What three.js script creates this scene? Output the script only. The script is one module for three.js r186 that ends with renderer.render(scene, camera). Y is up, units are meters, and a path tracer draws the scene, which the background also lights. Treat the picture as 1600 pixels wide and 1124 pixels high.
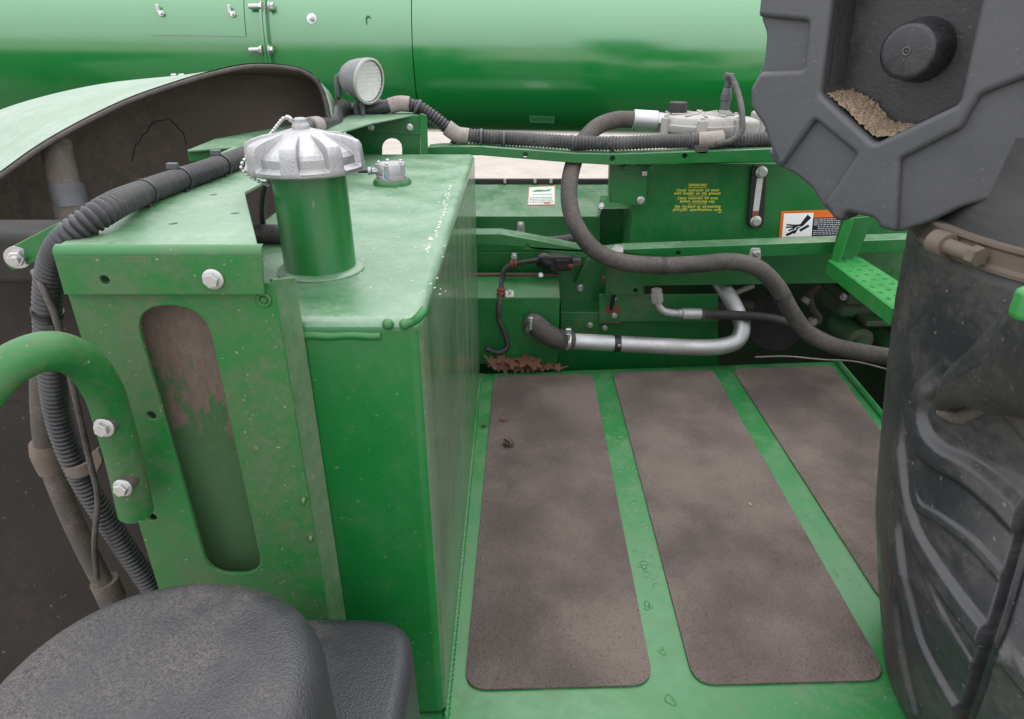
import * as THREE from 'three';
import { RoundedBoxGeometry } from 'three/addons/geometries/RoundedBoxGeometry.js';
import { mergeGeometries, mergeVertices, toCreasedNormals } from 'three/addons/utils/BufferGeometryUtils.js';

// ------------------------------------------------------------------ camera, sky, sun, exposure
const W = 1600, H = 1124, F = 1040, PITCH = 25.8 * Math.PI / 180;
const scene = new THREE.Scene();
const camera = new THREE.PerspectiveCamera(2 * Math.atan(H / 2 / F) * 180 / Math.PI, W / H, 0.02, 600);
camera.position.set(0, 0, 0);
camera.rotation.set(-PITCH, 0, 0);
camera.updateMatrixWorld(true);
const renderer = new THREE.WebGLRenderer({ antialias: true });
renderer.setSize(1024, 719);
renderer.toneMapping = THREE.LinearToneMapping;
renderer.toneMappingExposure = 1.12;
renderer.outputColorSpace = THREE.SRGBColorSpace;
renderer.shadowMap.enabled = true;

function mulberry(a) { return () => { a |= 0; a = a + 0x6D2B79F5 | 0; let t = Math.imul(a ^ a >>> 15, 1 | a); t = t + Math.imul(t ^ t >>> 7, 61 | t) ^ t; return ((t ^ t >>> 14) >>> 0) / 4294967296; }; }
const smooth = (a, b, x) => { const t = Math.min(1, Math.max(0, (x - a) / (b - a))); return t * t * (3 - 2 * t); };
const mix = (a, b, t) => a + (b - a) * t;
// tileable value noise, period p cells
function noiseField(n, cells, seed) {
  const r = mulberry(seed), g = new Float32Array(cells * cells).map(() => r()), o = new Float32Array(n * n);
  for (let y = 0; y < n; y++) {
    const fy = y / n * cells, y0 = Math.floor(fy), ty = fy - y0, sy = ty * ty * (3 - 2 * ty), y1 = (y0 + 1) % cells;
    for (let x = 0; x < n; x++) {
      const fx = x / n * cells, x0 = Math.floor(fx), tx = fx - x0, sx = tx * tx * (3 - 2 * tx), x1 = (x0 + 1) % cells;
      o[y * n + x] = mix(mix(g[y0 * cells + x0], g[y0 * cells + x1], sx), mix(g[y1 * cells + x0], g[y1 * cells + x1], sx), sy);
    }
  }
  return o;
}
function fbm(n, cells, oct, seed, gain = 0.5) {
  const o = new Float32Array(n * n); let a = 1, s = 0;
  for (let k = 0; k < oct; k++) { const f = noiseField(n, cells << k, seed + k * 17); for (let i = 0; i < o.length; i++) o[i] += a * f[i]; s += a; a *= gain; }
  for (let i = 0; i < o.length; i++) o[i] /= s;
  return o;
}
// overcast sky: bright cloud layer, a little brighter overhead
{
  const w = 256, h = 128, d = new Float32Array(w * h * 4), cl = fbm(256, 4, 4, 99);
  for (let y = 0; y < h; y++) for (let x = 0; x < w; x++) {
    const el = ((y + 0.5) / h - 0.5) * Math.PI, i = (y * w + x) * 4;
    const up = Math.max(0, Math.sin(el)), c = 0.88 + 0.24 * cl[(y * 2) * 256 + x];
    const l = (1.40 + 1.15 * up) * c;
    d[i] = l * 0.985; d[i + 1] = l; d[i + 2] = l * 1.03; d[i + 3] = 1;
  }
  const t = new THREE.DataTexture(d, w, h, THREE.RGBAFormat, THREE.FloatType);
  t.mapping = THREE.EquirectangularReflectionMapping; t.magFilter = t.minFilter = THREE.LinearFilter; t.wrapS = THREE.RepeatWrapping; t.needsUpdate = true;
  scene.background = t; scene.environment = t;
}
const sun = new THREE.DirectionalLight(0xfff6ea, 0.55);
sun.position.set(0.7, 5.6, -4.6); sun.target.position.set(0, -0.6, -1.2);
sun.castShadow = true; sun.shadow.radius = 45; sun.shadow.mapSize.set(2048, 2048);
Object.assign(sun.shadow.camera, { left: -4, right: 4, top: 4, bottom: -4, near: 0.5, far: 20 });
scene.add(sun, sun.target);

// ------------------------------------------------------------------ pixel -> point helpers (distance always from a real plane)
const V = (x, y, z) => new THREE.Vector3(x, y, z), CP = Math.cos(PITCH), SP = Math.sin(PITCH);
const ray = (u, v) => { const a = (u - W / 2) / F, b = (H / 2 - v) / F; return V(a, b * CP - SP, -(CP + b * SP)); };
const PZ = (u, v, z) => { const d = ray(u, v); return d.multiplyScalar(z / d.z); };
const PY = (u, v, y) => { const d = ray(u, v); return d.multiplyScalar(y / d.y); };
const PP = (u, v, p, n) => { const d = ray(u, v); return d.multiplyScalar(p.dot(n) / d.dot(n)); };

// ------------------------------------------------------------------ scene helpers
const taken = {};
const numbered = (n) => { const k = taken[n] = (taken[n] ?? -1) + 1; return k ? `${n}_${String(k).padStart(3, '0')}` : n; };
function meta(o, label, category, group, kind) { if (label) o.userData.label = label; if (category) o.userData.category = category; if (group) o.userData.group = group; if (kind) o.userData.kind = kind; return o; }
function thing(name, label, category, base = V(0, 0, 0), group, kind) {
  const g = new THREE.Group(); g.name = numbered(name); g.position.copy(base); g.userData.base = undefined; delete g.userData.base;
  g._b = base.clone(); scene.add(g); return meta(g, label, category, group, kind);
}
function part(parent, name, geo, mat, label) {          // geometry given in world coordinates
  const g = geo.clone(); const m = new THREE.Mesh(g, mat); m.name = name; m.castShadow = m.receiveShadow = true;
  const b = parent ? parent._b : V(0, 0, 0);
  g.translate(-b.x, -b.y, -b.z); m._b = b; (parent || scene).add(m); if (label) m.userData.label = label; return m;
}
function single(name, geo, mat, label, category, group, kind) {
  geo.computeBoundingBox(); const bb = geo.boundingBox, b = V((bb.min.x + bb.max.x) / 2, bb.min.y, (bb.min.z + bb.max.z) / 2);
  const g = geo.clone(); g.translate(-b.x, -b.y, -b.z);
  const m = new THREE.Mesh(g, mat); m.name = numbered(name); m.position.copy(b); m.castShadow = m.receiveShadow = true; scene.add(m);
  return meta(m, label, category, group, kind);
}
function placed(parent, name, geo, mat, pos, quat, scale = 1) { // shared geometry
  const m = new THREE.Mesh(geo, mat); m.name = name; m.castShadow = m.receiveShadow = true;
  m.position.copy(pos).sub(parent._b); if (quat) m.quaternion.copy(quat); m.scale.setScalar(scale); m._b = parent._b; parent.add(m); return m;
}
const qUp = (n) => new THREE.Quaternion().setFromUnitVectors(V(0, 1, 0), n.clone().normalize());
// uv in metres from the dominant axis of each face
function boxUV(geo) {
  const g = geo.index ? geo.toNonIndexed() : geo; if (!g.attributes.normal) g.computeVertexNormals();
  const p = g.attributes.position, uv = new Float32Array(p.count * 2), a = V(), b = V(), c = V();
  for (let i = 0; i < p.count; i += 3) {
    a.fromBufferAttribute(p, i); b.fromBufferAttribute(p, i + 1); c.fromBufferAttribute(p, i + 2);
    const n = b.clone().sub(a).cross(c.clone().sub(a)), x = Math.abs(n.x), y = Math.abs(n.y), z = Math.abs(n.z);
    [a, b, c].forEach((q, k) => { const o = (i + k) * 2;
      if (y >= x && y >= z) { uv[o] = q.x; uv[o + 1] = q.z; } else if (z >= x) { uv[o] = q.x; uv[o + 1] = q.y; } else { uv[o] = q.z; uv[o + 1] = q.y; } });
  }
  g.setAttribute('uv', new THREE.BufferAttribute(uv, 2)); return g;
}
function scaleUV(g, su, sv) { const u = g.attributes.uv; for (let i = 0; i < u.count; i++) u.setXY(i, u.getX(i) * su, u.getY(i) * sv); return g; }
const joined = (list) => mergeGeometries(list.map((g) => { const n = g.index ? g.toNonIndexed() : g.clone(); for (const k of Object.keys(n.attributes)) if (!['position', 'normal', 'uv'].includes(k)) n.deleteAttribute(k); return n; }));
// creased normals; the helper welds at 1 cm, so work in millimetres
function creased(g, a) { g.scale(1000, 1000, 1000); const o = toCreasedNormals(g, a); o.scale(0.001, 0.001, 0.001); return o; }
// rounded box between two corners
function rbox(x0, x1, y0, y1, z0, z1, r = 0.004, seg = 3) {
  const w = Math.abs(x1 - x0), h = Math.abs(y1 - y0), d = Math.abs(z1 - z0), rr = Math.min(r, w / 2.01, h / 2.01, d / 2.01);
  const g = new RoundedBoxGeometry(w, h, d, seg, rr); g.translate((x0 + x1) / 2, (y0 + y1) / 2, (z0 + z1) / 2); return boxUV(g);
}
// sheet: coplanar world points, thickness along -normal, holes as {c, r} or point lists
function sheet(pts, n, depth, { holes = [], bevel = 0.0012, seg = 2, curve = 12 } = {}) {
  n = n.clone().normalize(); const o = pts[0], ax = pts[1].clone().sub(o); ax.addScaledVector(n, -ax.dot(n)).normalize(); const ay = n.clone().cross(ax);
  const to2 = (p) => { const q = p.clone().sub(o); return new THREE.Vector2(q.dot(ax), q.dot(ay)); };
  let l = pts.map(to2); if (THREE.ShapeUtils.isClockWise(l)) l = l.reverse();
  const s = new THREE.Shape(l);
  for (const h of holes) {
    if (h.c) { const c = to2(h.c), p = new THREE.Path(); p.absarc(c.x, c.y, h.r, 0, Math.PI * 2, true); s.holes.push(p); }
    else { let q = h.map(to2); if (!THREE.ShapeUtils.isClockWise(q)) q = q.reverse(); s.holes.push(new THREE.Path(q)); }
  }
  const b = Math.min(bevel, depth * 0.45);
  const g = new THREE.ExtrudeGeometry(s, { depth: depth - 2 * b, bevelEnabled: b > 0, bevelThickness: b, bevelSize: b, bevelOffset: -b, bevelSegments: seg, curveSegments: curve });
  g.translate(0, 0, -depth + b);
  const m = new THREE.Matrix4().makeBasis(ax, ay, n); m.setPosition(o); g.applyMatrix4(m);
  return boxUV(g);
}
// round the corners of a point loop
function fillet(pts, r, k = 5) {
  const out = []; const n = pts.length;
  pts.forEach((p, i) => {
    const a = pts[(i + n - 1) % n], b = pts[(i + 1) % n], rr = Array.isArray(r) ? r[i] : r;
    if (!rr) { out.push(p.clone()); return; }
    const da = a.clone().sub(p), db = b.clone().sub(p), m = Math.min(rr, da.length() * 0.49, db.length() * 0.49); da.setLength(m); db.setLength(m);
    for (let j = 0; j <= k; j++) { const t = j / k, q = p.clone().addScaledVector(da, (1 - t) * (1 - t)).addScaledVector(db, t * t); out.push(q); }
  });
  return out;
}
const curveOf = (pts, tension = 0.5) => new THREE.CatmullRomCurve3(pts, false, 'centripetal', tension);
// tube of varying radius along a curve; rf(t, s) gives radius, s metres along
function tube(pts, r, { n = 0, radial = 16, caps = true, step = 0.01 } = {}) {
  const c = pts.getPointAt ? pts : curveOf(pts), L = c.getLength(); c.arcLengthDivisions = 600; c.updateArcLengths();
  n = n || Math.max(8, Math.ceil(L / step)); const fr = c.computeFrenetFrames(n, false), pos = [], uv = [], idx = [];
  const rf = typeof r === 'function' ? r : () => r;
  for (let i = 0; i <= n; i++) {
    const t = i / n, p = c.getPointAt(t), R = rf(t, t * L);
    for (let j = 0; j <= radial; j++) { const a = j / radial * Math.PI * 2, k = V().addScaledVector(fr.normals[i], Math.cos(a)).addScaledVector(fr.binormals[i], Math.sin(a));
      pos.push(p.x + k.x * R, p.y + k.y * R, p.z + k.z * R); uv.push(t * L, j / radial * 6.283 * rf(0.5, L / 2)); }
  }
  for (let i = 0; i < n; i++) for (let j = 0; j < radial; j++) { const a = i * (radial + 1) + j, b = a + radial + 1; idx.push(a, a + 1, b, b, a + 1, b + 1); }
  if (caps) for (const [i, fl] of [[0, 1], [n, 0]]) {
    const p = c.getPointAt(i / n), ci = pos.length / 3; pos.push(p.x, p.y, p.z); uv.push(0, 0);
    for (let j = 0; j < radial; j++) { const a = i * (radial + 1) + j; fl ? idx.push(ci, a + 1, a) : idx.push(ci, a, a + 1); }
  }
  const g = new THREE.BufferGeometry(); g.setAttribute('position', new THREE.Float32BufferAttribute(pos, 3)); g.setAttribute('uv', new THREE.Float32BufferAttribute(uv, 2)); g.setIndex(idx);
  g.computeVertexNormals();
  // weld the seam's normals
  const N = g.attributes.normal;
  for (let i = 0; i <= n; i++) { const a = i * (radial + 1), b = a + radial, v = V(N.getX(a) + N.getX(b), N.getY(a) + N.getY(b), N.getZ(a) + N.getZ(b)).normalize(); N.setXYZ(a, v.x, v.y, v.z); N.setXYZ(b, v.x, v.y, v.z); }
  return caps ? creased(g, 1.0) : g;
}
function corrugated(pts, r, pitch = 0.0045, amp = 0.0016) {
  const c = curveOf(pts), L = c.getLength(), n = Math.round(L / pitch) * 6;
  return tube(c, (t, s) => r - amp * Math.pow(0.5 + 0.5 * Math.cos(s / pitch * Math.PI * 2), 1.6), { n, radial: 18 });
}
function cyl(a, b, r0, r1 = r0, radial = 28) { // with softened end edges
  const d = b.clone().sub(a), L = d.length(), e = Math.min(0.0012, L * 0.2, r0 * 0.3, r1 * 0.3);
  const g = new THREE.LatheGeometry([[0.00001, 0], [r0 - e, 0], [r0, e], [r1, L - e], [r1 - e, L], [0.00001, L]].map((p) => new THREE.Vector2(...p)), radial);
  scaleUV(g, 6.28 * r0, L); const q = creased(g, 0.6); q.applyQuaternion(qUp(d)); q.translate(a.x, a.y, a.z); return q;
}
function lathe(prof, base, n = V(0, 1, 0), radial = 40) {
  const g = creased(new THREE.LatheGeometry(prof.map((p) => new THREE.Vector2(Math.max(p[0], 1e-5), p[1])), radial), 0.7);
  scaleUV(g, 0.25, 0.1); g.applyQuaternion(qUp(n)); g.translate(base.x, base.y, base.z); return g;
}
function torus(c, n, R, r, seg = 40, rad = 10) { const g = new THREE.TorusGeometry(R, r, rad, seg); g.applyQuaternion(new THREE.Quaternion().setFromUnitVectors(V(0, 0, 1), n.clone().normalize())); g.translate(c.x, c.y, c.z); return g; }
function ball(c, r, w = 14, h = 10) { const g = new THREE.SphereGeometry(r, w, h); g.translate(c.x, c.y, c.z); return g; }

// ------------------------------------------------------------------ procedural materials
const lin2 = (c) => c <= 0.0031308 ? c * 12.92 : 1.055 * Math.pow(c, 1 / 2.4) - 0.055;
function dataTex(n, fn, size, srgb) {
  const d = new Uint8Array(n * n * 4), o = [0, 0, 0];
  for (let i = 0; i < n * n; i++) { fn(i, o); for (let k = 0; k < 3; k++) { const c = Math.min(1, Math.max(0, o[k])); d[i * 4 + k] = Math.round(255 * (srgb ? lin2(c) : c)); } d[i * 4 + 3] = 255; }
  const t = new THREE.DataTexture(d, n, n); t.wrapS = t.wrapT = THREE.RepeatWrapping; t.magFilter = THREE.LinearFilter; t.minFilter = THREE.LinearMipmapLinearFilter; t.generateMipmaps = true;
  if (srgb) t.colorSpace = THREE.SRGBColorSpace; t.repeat.set(1 / size, 1 / size); t.needsUpdate = true; return t;
}
const N5 = 512;
const FLD = { a: fbm(N5, 4, 6, 11, 0.6), b: fbm(N5, 6, 6, 31, 0.62), c: fbm(N5, 3, 5, 53, 0.5), fine: fbm(N5, 64, 3, 71, 0.7), med: fbm(N5, 20, 4, 87, 0.6) };
const speckField = (count, seed, rmin, rmax) => { const r = mulberry(seed), o = new Float32Array(N5 * N5);
  for (let k = 0; k < count; k++) { const cx = r() * N5, cy = r() * N5, R = rmin + (rmax - rmin) * Math.pow(r(), 3), e = 0.6 + r() * 0.8;
    for (let y = -Math.ceil(R * 1.5); y <= R * 1.5; y++) for (let x = -Math.ceil(R * 1.5); x <= R * 1.5; x++) { const q = Math.hypot(x * e, y / e) / R; if (q < 1) { const i = ((Math.floor(cy + y) + N5) % N5) * N5 + (Math.floor(cx + x) + N5) % N5; o[i] = Math.max(o[i], 1 - q * q); } } }
  return o; };
const SPK = speckField(420, 5, 0.6, 2.6), SPK2 = speckField(60, 9, 1, 4);
const streakV = (() => { const o = new Float32Array(N5 * N5), r = mulberry(3), col = fbm(N5, 32, 3, 7); for (let y = 0; y < N5; y++) for (let x = 0; x < N5; x++) o[y * N5 + x] = col[40 * N5 + x]; return o; })();
// painted steel, dust lying on it in patches
function paint(base, dust, { amt = 0.3, lo = 0.42, hi = 0.68, floor = 0, speck = 0.5, size = 0.5, rough = 0.32, ior = 1.55, coat = 0, streak = 0, tint = 0.1, field = 'a' } = {}) {
  const A = FLD[field], mask = new Float32Array(N5 * N5);
  for (let i = 0; i < mask.length; i++) mask[i] = Math.min(1, floor + amt * smooth(lo, hi, A[i] * 0.65 + FLD.fine[i] * 0.2 + FLD.med[i] * 0.15 + streak * (streakV[i] - 0.5)));
  const map = dataTex(N5, (i, o) => { const m = mask[i], s = Math.min(1, speck * SPK[i] * 1.2), t = 1 + tint * (FLD.b[i] - 0.5) * 2; for (let k = 0; k < 3; k++) o[k] = ALB * mix(mix(base[k] * t, dust[k] * (0.8 + 0.4 * FLD.fine[i]), m), [0.42, 0.38, 0.28][k], s); }, size, true);
  const pk = dataTex(N5, (i, o) => { o[0] = 0.3 + 0.15 * FLD.fine[i] * (0.3 + mask[i]) + 0.5 * SPK[i] * speck; o[1] = Math.min(1, mix(rough + 0.12 * (FLD.med[i] - 0.5), 0.85, Math.min(1, mask[i] * 1.1)) + SPK[i] * speck * 0.4); o[2] = 0; }, size, false);
  return new THREE.MeshPhysicalMaterial({ map, roughnessMap: pk, roughness: 1, bumpMap: pk, bumpScale: 0.0006, ior, clearcoat: coat, clearcoatRoughness: 0.12, metalness: 0 });
}
const ALB = 0.68;
const GREEN = [0.010, 0.185, 0.036], DUSTG = [0.20, 0.24, 0.18], DUSTB = [0.22, 0.175, 0.14];
const M = {};
M.clean = paint(GREEN, DUSTG, { amt: 0.10, speck: 0.25, rough: 0.3 });
M.tube = paint([0.010, 0.29, 0.056], DUSTG, { amt: 0.05, speck: 0.06, rough: 0.19, ior: 2.1, coat: 0.5, size: 1.2, tint: 0.04 });
M.top = paint(GREEN, [0.50, 0.56, 0.48], { amt: 0.34, floor: 0.10, lo: 0.22, hi: 0.86, speck: 0.35, rough: 0.30, ior: 1.92, size: 0.4, field: 'b' });  // pale dust, with sky sheen on upward faces also painted into the colour
M.fender = paint([0.06, 0.22, 0.09], [0.50, 0.54, 0.48], { amt: 0.35, floor: 0.35, lo: 0.36, hi: 0.74, speck: 0.1, rough: 0.32, ior: 1.8, size: 0.7 });  // sky reflection painted into the colour as a pale film
M.side = paint(GREEN, [0.22, 0.23, 0.17], { amt: 0.35, floor: 0.26, lo: 0.3, hi: 0.75, speck: 0.35, rough: 0.16, ior: 1.6, size: 0.6, streak: 0.5, coat: 0.5 });
M.post = paint([0.014, 0.20, 0.040], [0.185, 0.15, 0.115], { amt: 0.5, floor: 0.0, ior: 1.42, lo: 0.34, hi: 0.72, speck: 0.7, rough: 0.42, size: 0.35 });
M.mid = paint(GREEN, DUSTB, { amt: 0.35, floor: 0.02, lo: 0.42, hi: 0.7, speck: 0.4, rough: 0.34, size: 0.4, field: 'c' });
M.bright = paint([0.025, 0.30, 0.055], DUSTG, { amt: 0.15, speck: 0.3, rough: 0.35 });
const plain = (c, rough, { amt = 0.3, dust = DUSTB, metal = 0, size = 0.3, bump = 0.0004, speck = 0.3, field = 'a', lo = 0.42, hi = 0.7, floor = 0, spec = 1, mottled = 0.15 } = {}) => {
  const mask = (i) => Math.min(1, floor + amt * smooth(lo, hi, FLD[field][i] * 0.6 + FLD.med[i] * 0.2 + FLD.fine[i] * 0.2));
  const map = dataTex(N5, (i, o) => { const m = mask(i), s = Math.min(1, SPK[i] * speck), t = 1 + mottled * (FLD.b[i] - 0.5) * 2; for (let k = 0; k < 3; k++) o[k] = (metal ? 0.85 : ALB) * mix(mix(c[k] * t, dust[k] * (0.7 + 0.6 * FLD.fine[i]), m), [0.45, 0.40, 0.32][k], s); }, size, true);
  const pk = dataTex(N5, (i, o) => { const k = mask(i); o[0] = 0.2 + 0.5 * FLD.fine[i] + 0.3 * SPK[i] * speck; o[1] = Math.min(1, mix(rough + 0.1 * (FLD.med[i] - 0.5), 0.92, k)); o[2] = 1 - k; }, size, false);
  const m = new THREE.MeshPhysicalMaterial({ map, roughnessMap: pk, roughness: 1, bumpMap: pk, bumpScale: bump, metalness: metal });
  if (metal) m.metalnessMap = pk;
  m.specularIntensity = spec; return m;
};
M.rubber = plain([0.030, 0.029, 0.031], 0.6, { amt: 0.35, dust: [0.16, 0.135, 0.115], size: 0.25 });
M.hoseDust = plain([0.045, 0.042, 0.042], 0.65, { amt: 0.7, floor: 0.15, dust: [0.15, 0.125, 0.11], size: 0.3, lo: 0.3 });
M.conduit = plain([0.035, 0.036, 0.042], 0.42, { amt: 0.25, dust: [0.17, 0.15, 0.13], size: 0.25, speck: 0.15 });
M.conduitDust = plain([0.05, 0.05, 0.055], 0.5, { amt: 0.6, floor: 0.1, dust: [0.19, 0.17, 0.155], size: 0.2, speck: 0.15 });
M.plastic = plain([0.098, 0.100, 0.112], 0.5, { amt: 0.16, dust: [0.17, 0.155, 0.145], size: 0.35, speck: 0.25, bump: 0.0003 });
M.duct = plain([0.038, 0.039, 0.046], 0.3, { amt: 0.5, dust: [0.13, 0.112, 0.096], size: 0.5, speck: 0.4, field: 'b', lo: 0.36, hi: 0.74 });
M.ductRib = plain([0.034, 0.035, 0.042], 0.32, { amt: 0.3, dust: [0.13, 0.112, 0.1], size: 0.2, speck: 0.5 });
M.ductDust = plain([0.10, 0.085, 0.072], 0.8, { amt: 0.8, dust: [0.20, 0.16, 0.13], size: 0.2 });
{ // grained black plastic with chaff dust lying on it
  const n = 1024, g = fbm(n, 300, 2, 301, 0.8), c = fbm(n, 3, 6, 305, 0.6);
  const map = dataTex(n, (i, o) => { const m = Math.min(1, 0.03 + 0.50 * smooth(0.36, 0.70, c[i]) * smooth(0.15, 0.85, g[i])), b = [0.032, 0.034, 0.044], d = [0.27, 0.225, 0.19]; for (let k = 0; k < 3; k++) o[k] = ALB * mix(b[k], d[k], m); }, 0.36, true);
  const pk = dataTex(n, (i, o) => { o[0] = g[i]; o[1] = 0.42 + 0.4 * smooth(0.36, 0.70, c[i]); o[2] = 0; }, 0.36, false);
  M.lid = new THREE.MeshPhysicalMaterial({ map, roughnessMap: pk, roughness: 1, bumpMap: pk, bumpScale: 0.0006 });
}
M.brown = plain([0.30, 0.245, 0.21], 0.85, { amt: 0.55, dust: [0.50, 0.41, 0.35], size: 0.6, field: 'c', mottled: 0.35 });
M.chaff = plain([0.42, 0.31, 0.21], 0.95, { amt: 0.5, dust: [0.66, 0.50, 0.34], size: 0.06, bump: 0.004, speck: 0.5, field: 'b' });
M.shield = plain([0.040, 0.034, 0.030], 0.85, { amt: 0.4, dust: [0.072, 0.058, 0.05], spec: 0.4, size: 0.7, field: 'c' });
M.dark = plain([0.045, 0.043, 0.041], 0.85, { amt: 0.4, dust: [0.09, 0.078, 0.068], spec: 0.4 });
M.engine = paint(GREEN, [0.13, 0.10, 0.08], { amt: 0.75, floor: 0.1, lo: 0.3, hi: 0.66, speck: 0.4, rough: 0.5, size: 0.3, field: 'b' }); // the machine's green under greasy soil
M.cast = plain([0.44, 0.44, 0.455], 0.5, { amt: 0.35, dust: [0.42, 0.39, 0.36], metal: 1, size: 0.1, bump: 0.0008, speck: 0.1 });
M.castDusty = plain([0.52, 0.52, 0.51], 0.55, { amt: 0.8, floor: 0.3, dust: [0.42, 0.39, 0.36], metal: 1, size: 0.15, bump: 0.0005, speck: 0.1 });
M.alu = plain([0.62, 0.62, 0.63], 0.55, { amt: 0.2, dust: [0.35, 0.32, 0.30], metal: 1, size: 0.3, bump: 0.0001, speck: 0.1 });
M.zinc = plain([0.66, 0.66, 0.67], 0.3, { amt: 0.45, dust: [0.36, 0.32, 0.28], metal: 1, size: 0.05, bump: 0.0001, speck: 0.15 });
M.rust = plain([0.16, 0.085, 0.06], 0.85, { amt: 0.5, dust: [0.2, 0.15, 0.12], size: 0.1 });
M.red = plain([0.30, 0.055, 0.035], 0.6, { amt: 0.3, size: 0.1 });
M.tape = plain([0.42, 0.37, 0.34], 0.85, { amt: 0.5, dust: [0.24, 0.19, 0.16], size: 0.05, bump: 0.001 });
M.beige = plain([0.20, 0.155, 0.125], 0.75, { amt: 0.4, dust: [0.16, 0.12, 0.1], size: 0.1 });
M.chip = plain([0.95, 0.92, 0.85], 0.9, { amt: 0.3, dust: [0.6, 0.55, 0.45], size: 0.05 });
M.black = new THREE.MeshPhysicalMaterial({ color: new THREE.Color().setRGB(0.012, 0.012, 0.014), roughness: 0.45 });
M.leaf = plain([0.17, 0.072, 0.038], 0.8, { amt: 0.5, dust: [0.13, 0.06, 0.035], size: 0.05, bump: 0.0006 });
M.twig = plain([0.13, 0.08, 0.05], 0.9, { amt: 0.4, size: 0.05 });
M.lampGrey = plain([0.20, 0.20, 0.22], 0.4, { amt: 0.2, size: 0.1 });
M.lens = new THREE.MeshPhysicalMaterial({ color: 0xffffff, transmission: 1, thickness: 0, roughness: 0.45, ior: 1.5 });
M.reflector = new THREE.MeshPhysicalMaterial({ color: new THREE.Color().setRGB(0.62, 0.62, 0.60), metalness: 0.4, roughness: 0.5 });
// grit mat: coarse black grit with trodden-in soil
{
  const n = 1024, grit = fbm(n, 340, 2, 201, 0.8), co = fbm(n, 4, 6, 205, 0.58), co2 = fbm(n, 9, 5, 207, 0.55);
  const mk = (i) => smooth(0.30, 0.72, co[i] * 0.7 + co2[i] * 0.3) * 0.36 + 0.24;
  const map = dataTex(n, (i, o) => { const m = mk(i) * smooth(-0.2, 0.8, 1 - grit[i]) * 1.5, b = [0.042, 0.036, 0.036], d = [0.315, 0.248, 0.216], t = 0.35 + 1.3 * grit[i]; for (let k = 0; k < 3; k++) o[k] = ALB * mix(b[k], d[k], m) * t; }, 0.75, true);
  const bm = dataTex(n, (i, o) => { o[0] = o[1] = o[2] = grit[i]; }, 0.75, false);
  M.mat = new THREE.MeshPhysicalMaterial({ map, bumpMap: bm, bumpScale: 0.0024, roughness: 0.92, specularIntensity: 0.5 });
}
// worn deck paint
M.deck = paint([0.012, 0.22, 0.045], [0.22, 0.24, 0.17], { amt: 0.3, floor: 0.04, lo: 0.44, hi: 0.72, speck: 0.5, rough: 0.38, ior: 1.6, size: 0.35, field: 'b' });
// pale gravel yard
M.gravel = plain([0.46, 0.41, 0.36], 0.95, { amt: 0.7, dust: [0.56, 0.50, 0.45], size: 2.5, bump: 0.01, speck: 0.15 });

function canvasMat(w, h, draw, { rough = 0.4, alpha = false } = {}) {
  const c = document.createElement('canvas'); c.width = w; c.height = h; const x = c.getContext('2d'); draw(x, w, h);
  const t = new THREE.CanvasTexture(c); t.colorSpace = THREE.SRGBColorSpace; t.anisotropy = 8;
  return new THREE.MeshPhysicalMaterial({ map: t, roughness: rough, transparent: alpha });
}
// flat print: quad given by its four corners (tl, tr, br, bl)
function quad(tl, tr, br, bl) {
  const g = new THREE.BufferGeometry(); g.setAttribute('position', new THREE.Float32BufferAttribute([tl, tr, br, bl].flatMap((p) => [p.x, p.y, p.z]), 3));
  g.setAttribute('uv', new THREE.Float32BufferAttribute([0, 1, 1, 1, 1, 0, 0, 0], 2)); g.setIndex([0, 3, 1, 1, 3, 2]); g.computeVertexNormals(); return g;
}
// ------------------------------------------------------------------ shared fasteners (unit: across-flats 1, axis +y)
const flangeBolt = (() => {
  const hex = new THREE.ExtrudeGeometry(new THREE.Shape([...Array(6)].map((_, k) => new THREE.Vector2(0.577 * Math.cos(k * Math.PI / 3), 0.577 * Math.sin(k * Math.PI / 3)))), { depth: 0.42, bevelEnabled: true, bevelThickness: 0.06, bevelSize: 0.05, bevelOffset: -0.05, bevelSegments: 2 });
  hex.rotateX(-Math.PI / 2); hex.translate(0, 0.16, 0);
  const fl = creased(new THREE.LatheGeometry([[0.001, 0], [0.8, 0], [0.82, 0.06], [0.8, 0.12], [0.6, 0.2], [0.001, 0.2]].map((p) => new THREE.Vector2(...p)), 24), 0.6);
  return joined([hex, fl]);
})();
const hexNut = (() => {
  const hex = new THREE.ExtrudeGeometry(new THREE.Shape([...Array(6)].map((_, k) => new THREE.Vector2(0.577 * Math.cos(k * Math.PI / 3), 0.577 * Math.sin(k * Math.PI / 3)))), { depth: 0.42, bevelEnabled: true, bevelThickness: 0.06, bevelSize: 0.05, bevelOffset: -0.05, bevelSegments: 2 });
  hex.rotateX(-Math.PI / 2); hex.translate(0, 0.1, 0);
  const w = new THREE.CylinderGeometry(0.85, 0.85, 0.1, 24); w.translate(0, 0.05, 0);
  const st = new THREE.CylinderGeometry(0.3, 0.32, 0.5, 16); st.translate(0, 0.8, 0);
  return joined([hex, w, st]);
})();
const bolt = (parent, pos, n, s = 0.012, mat = M.zinc, geo = flangeBolt, name = 'bolt', spin = 0.4) => placed(parent, name, geo, mat, pos, qUp(n).multiply(new THREE.Quaternion().setFromAxisAngle(V(0, 1, 0), spin + pos.x * 40)), s);
const X = V(1, 0, 0), Y = V(0, 1, 0), Z = V(0, 0, 1);
const zpoly = (z, px) => px.map(([u, v]) => PZ(u, v, z));
const ypoly = (y, px) => px.map(([u, v]) => PY(u, v, y));

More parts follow.
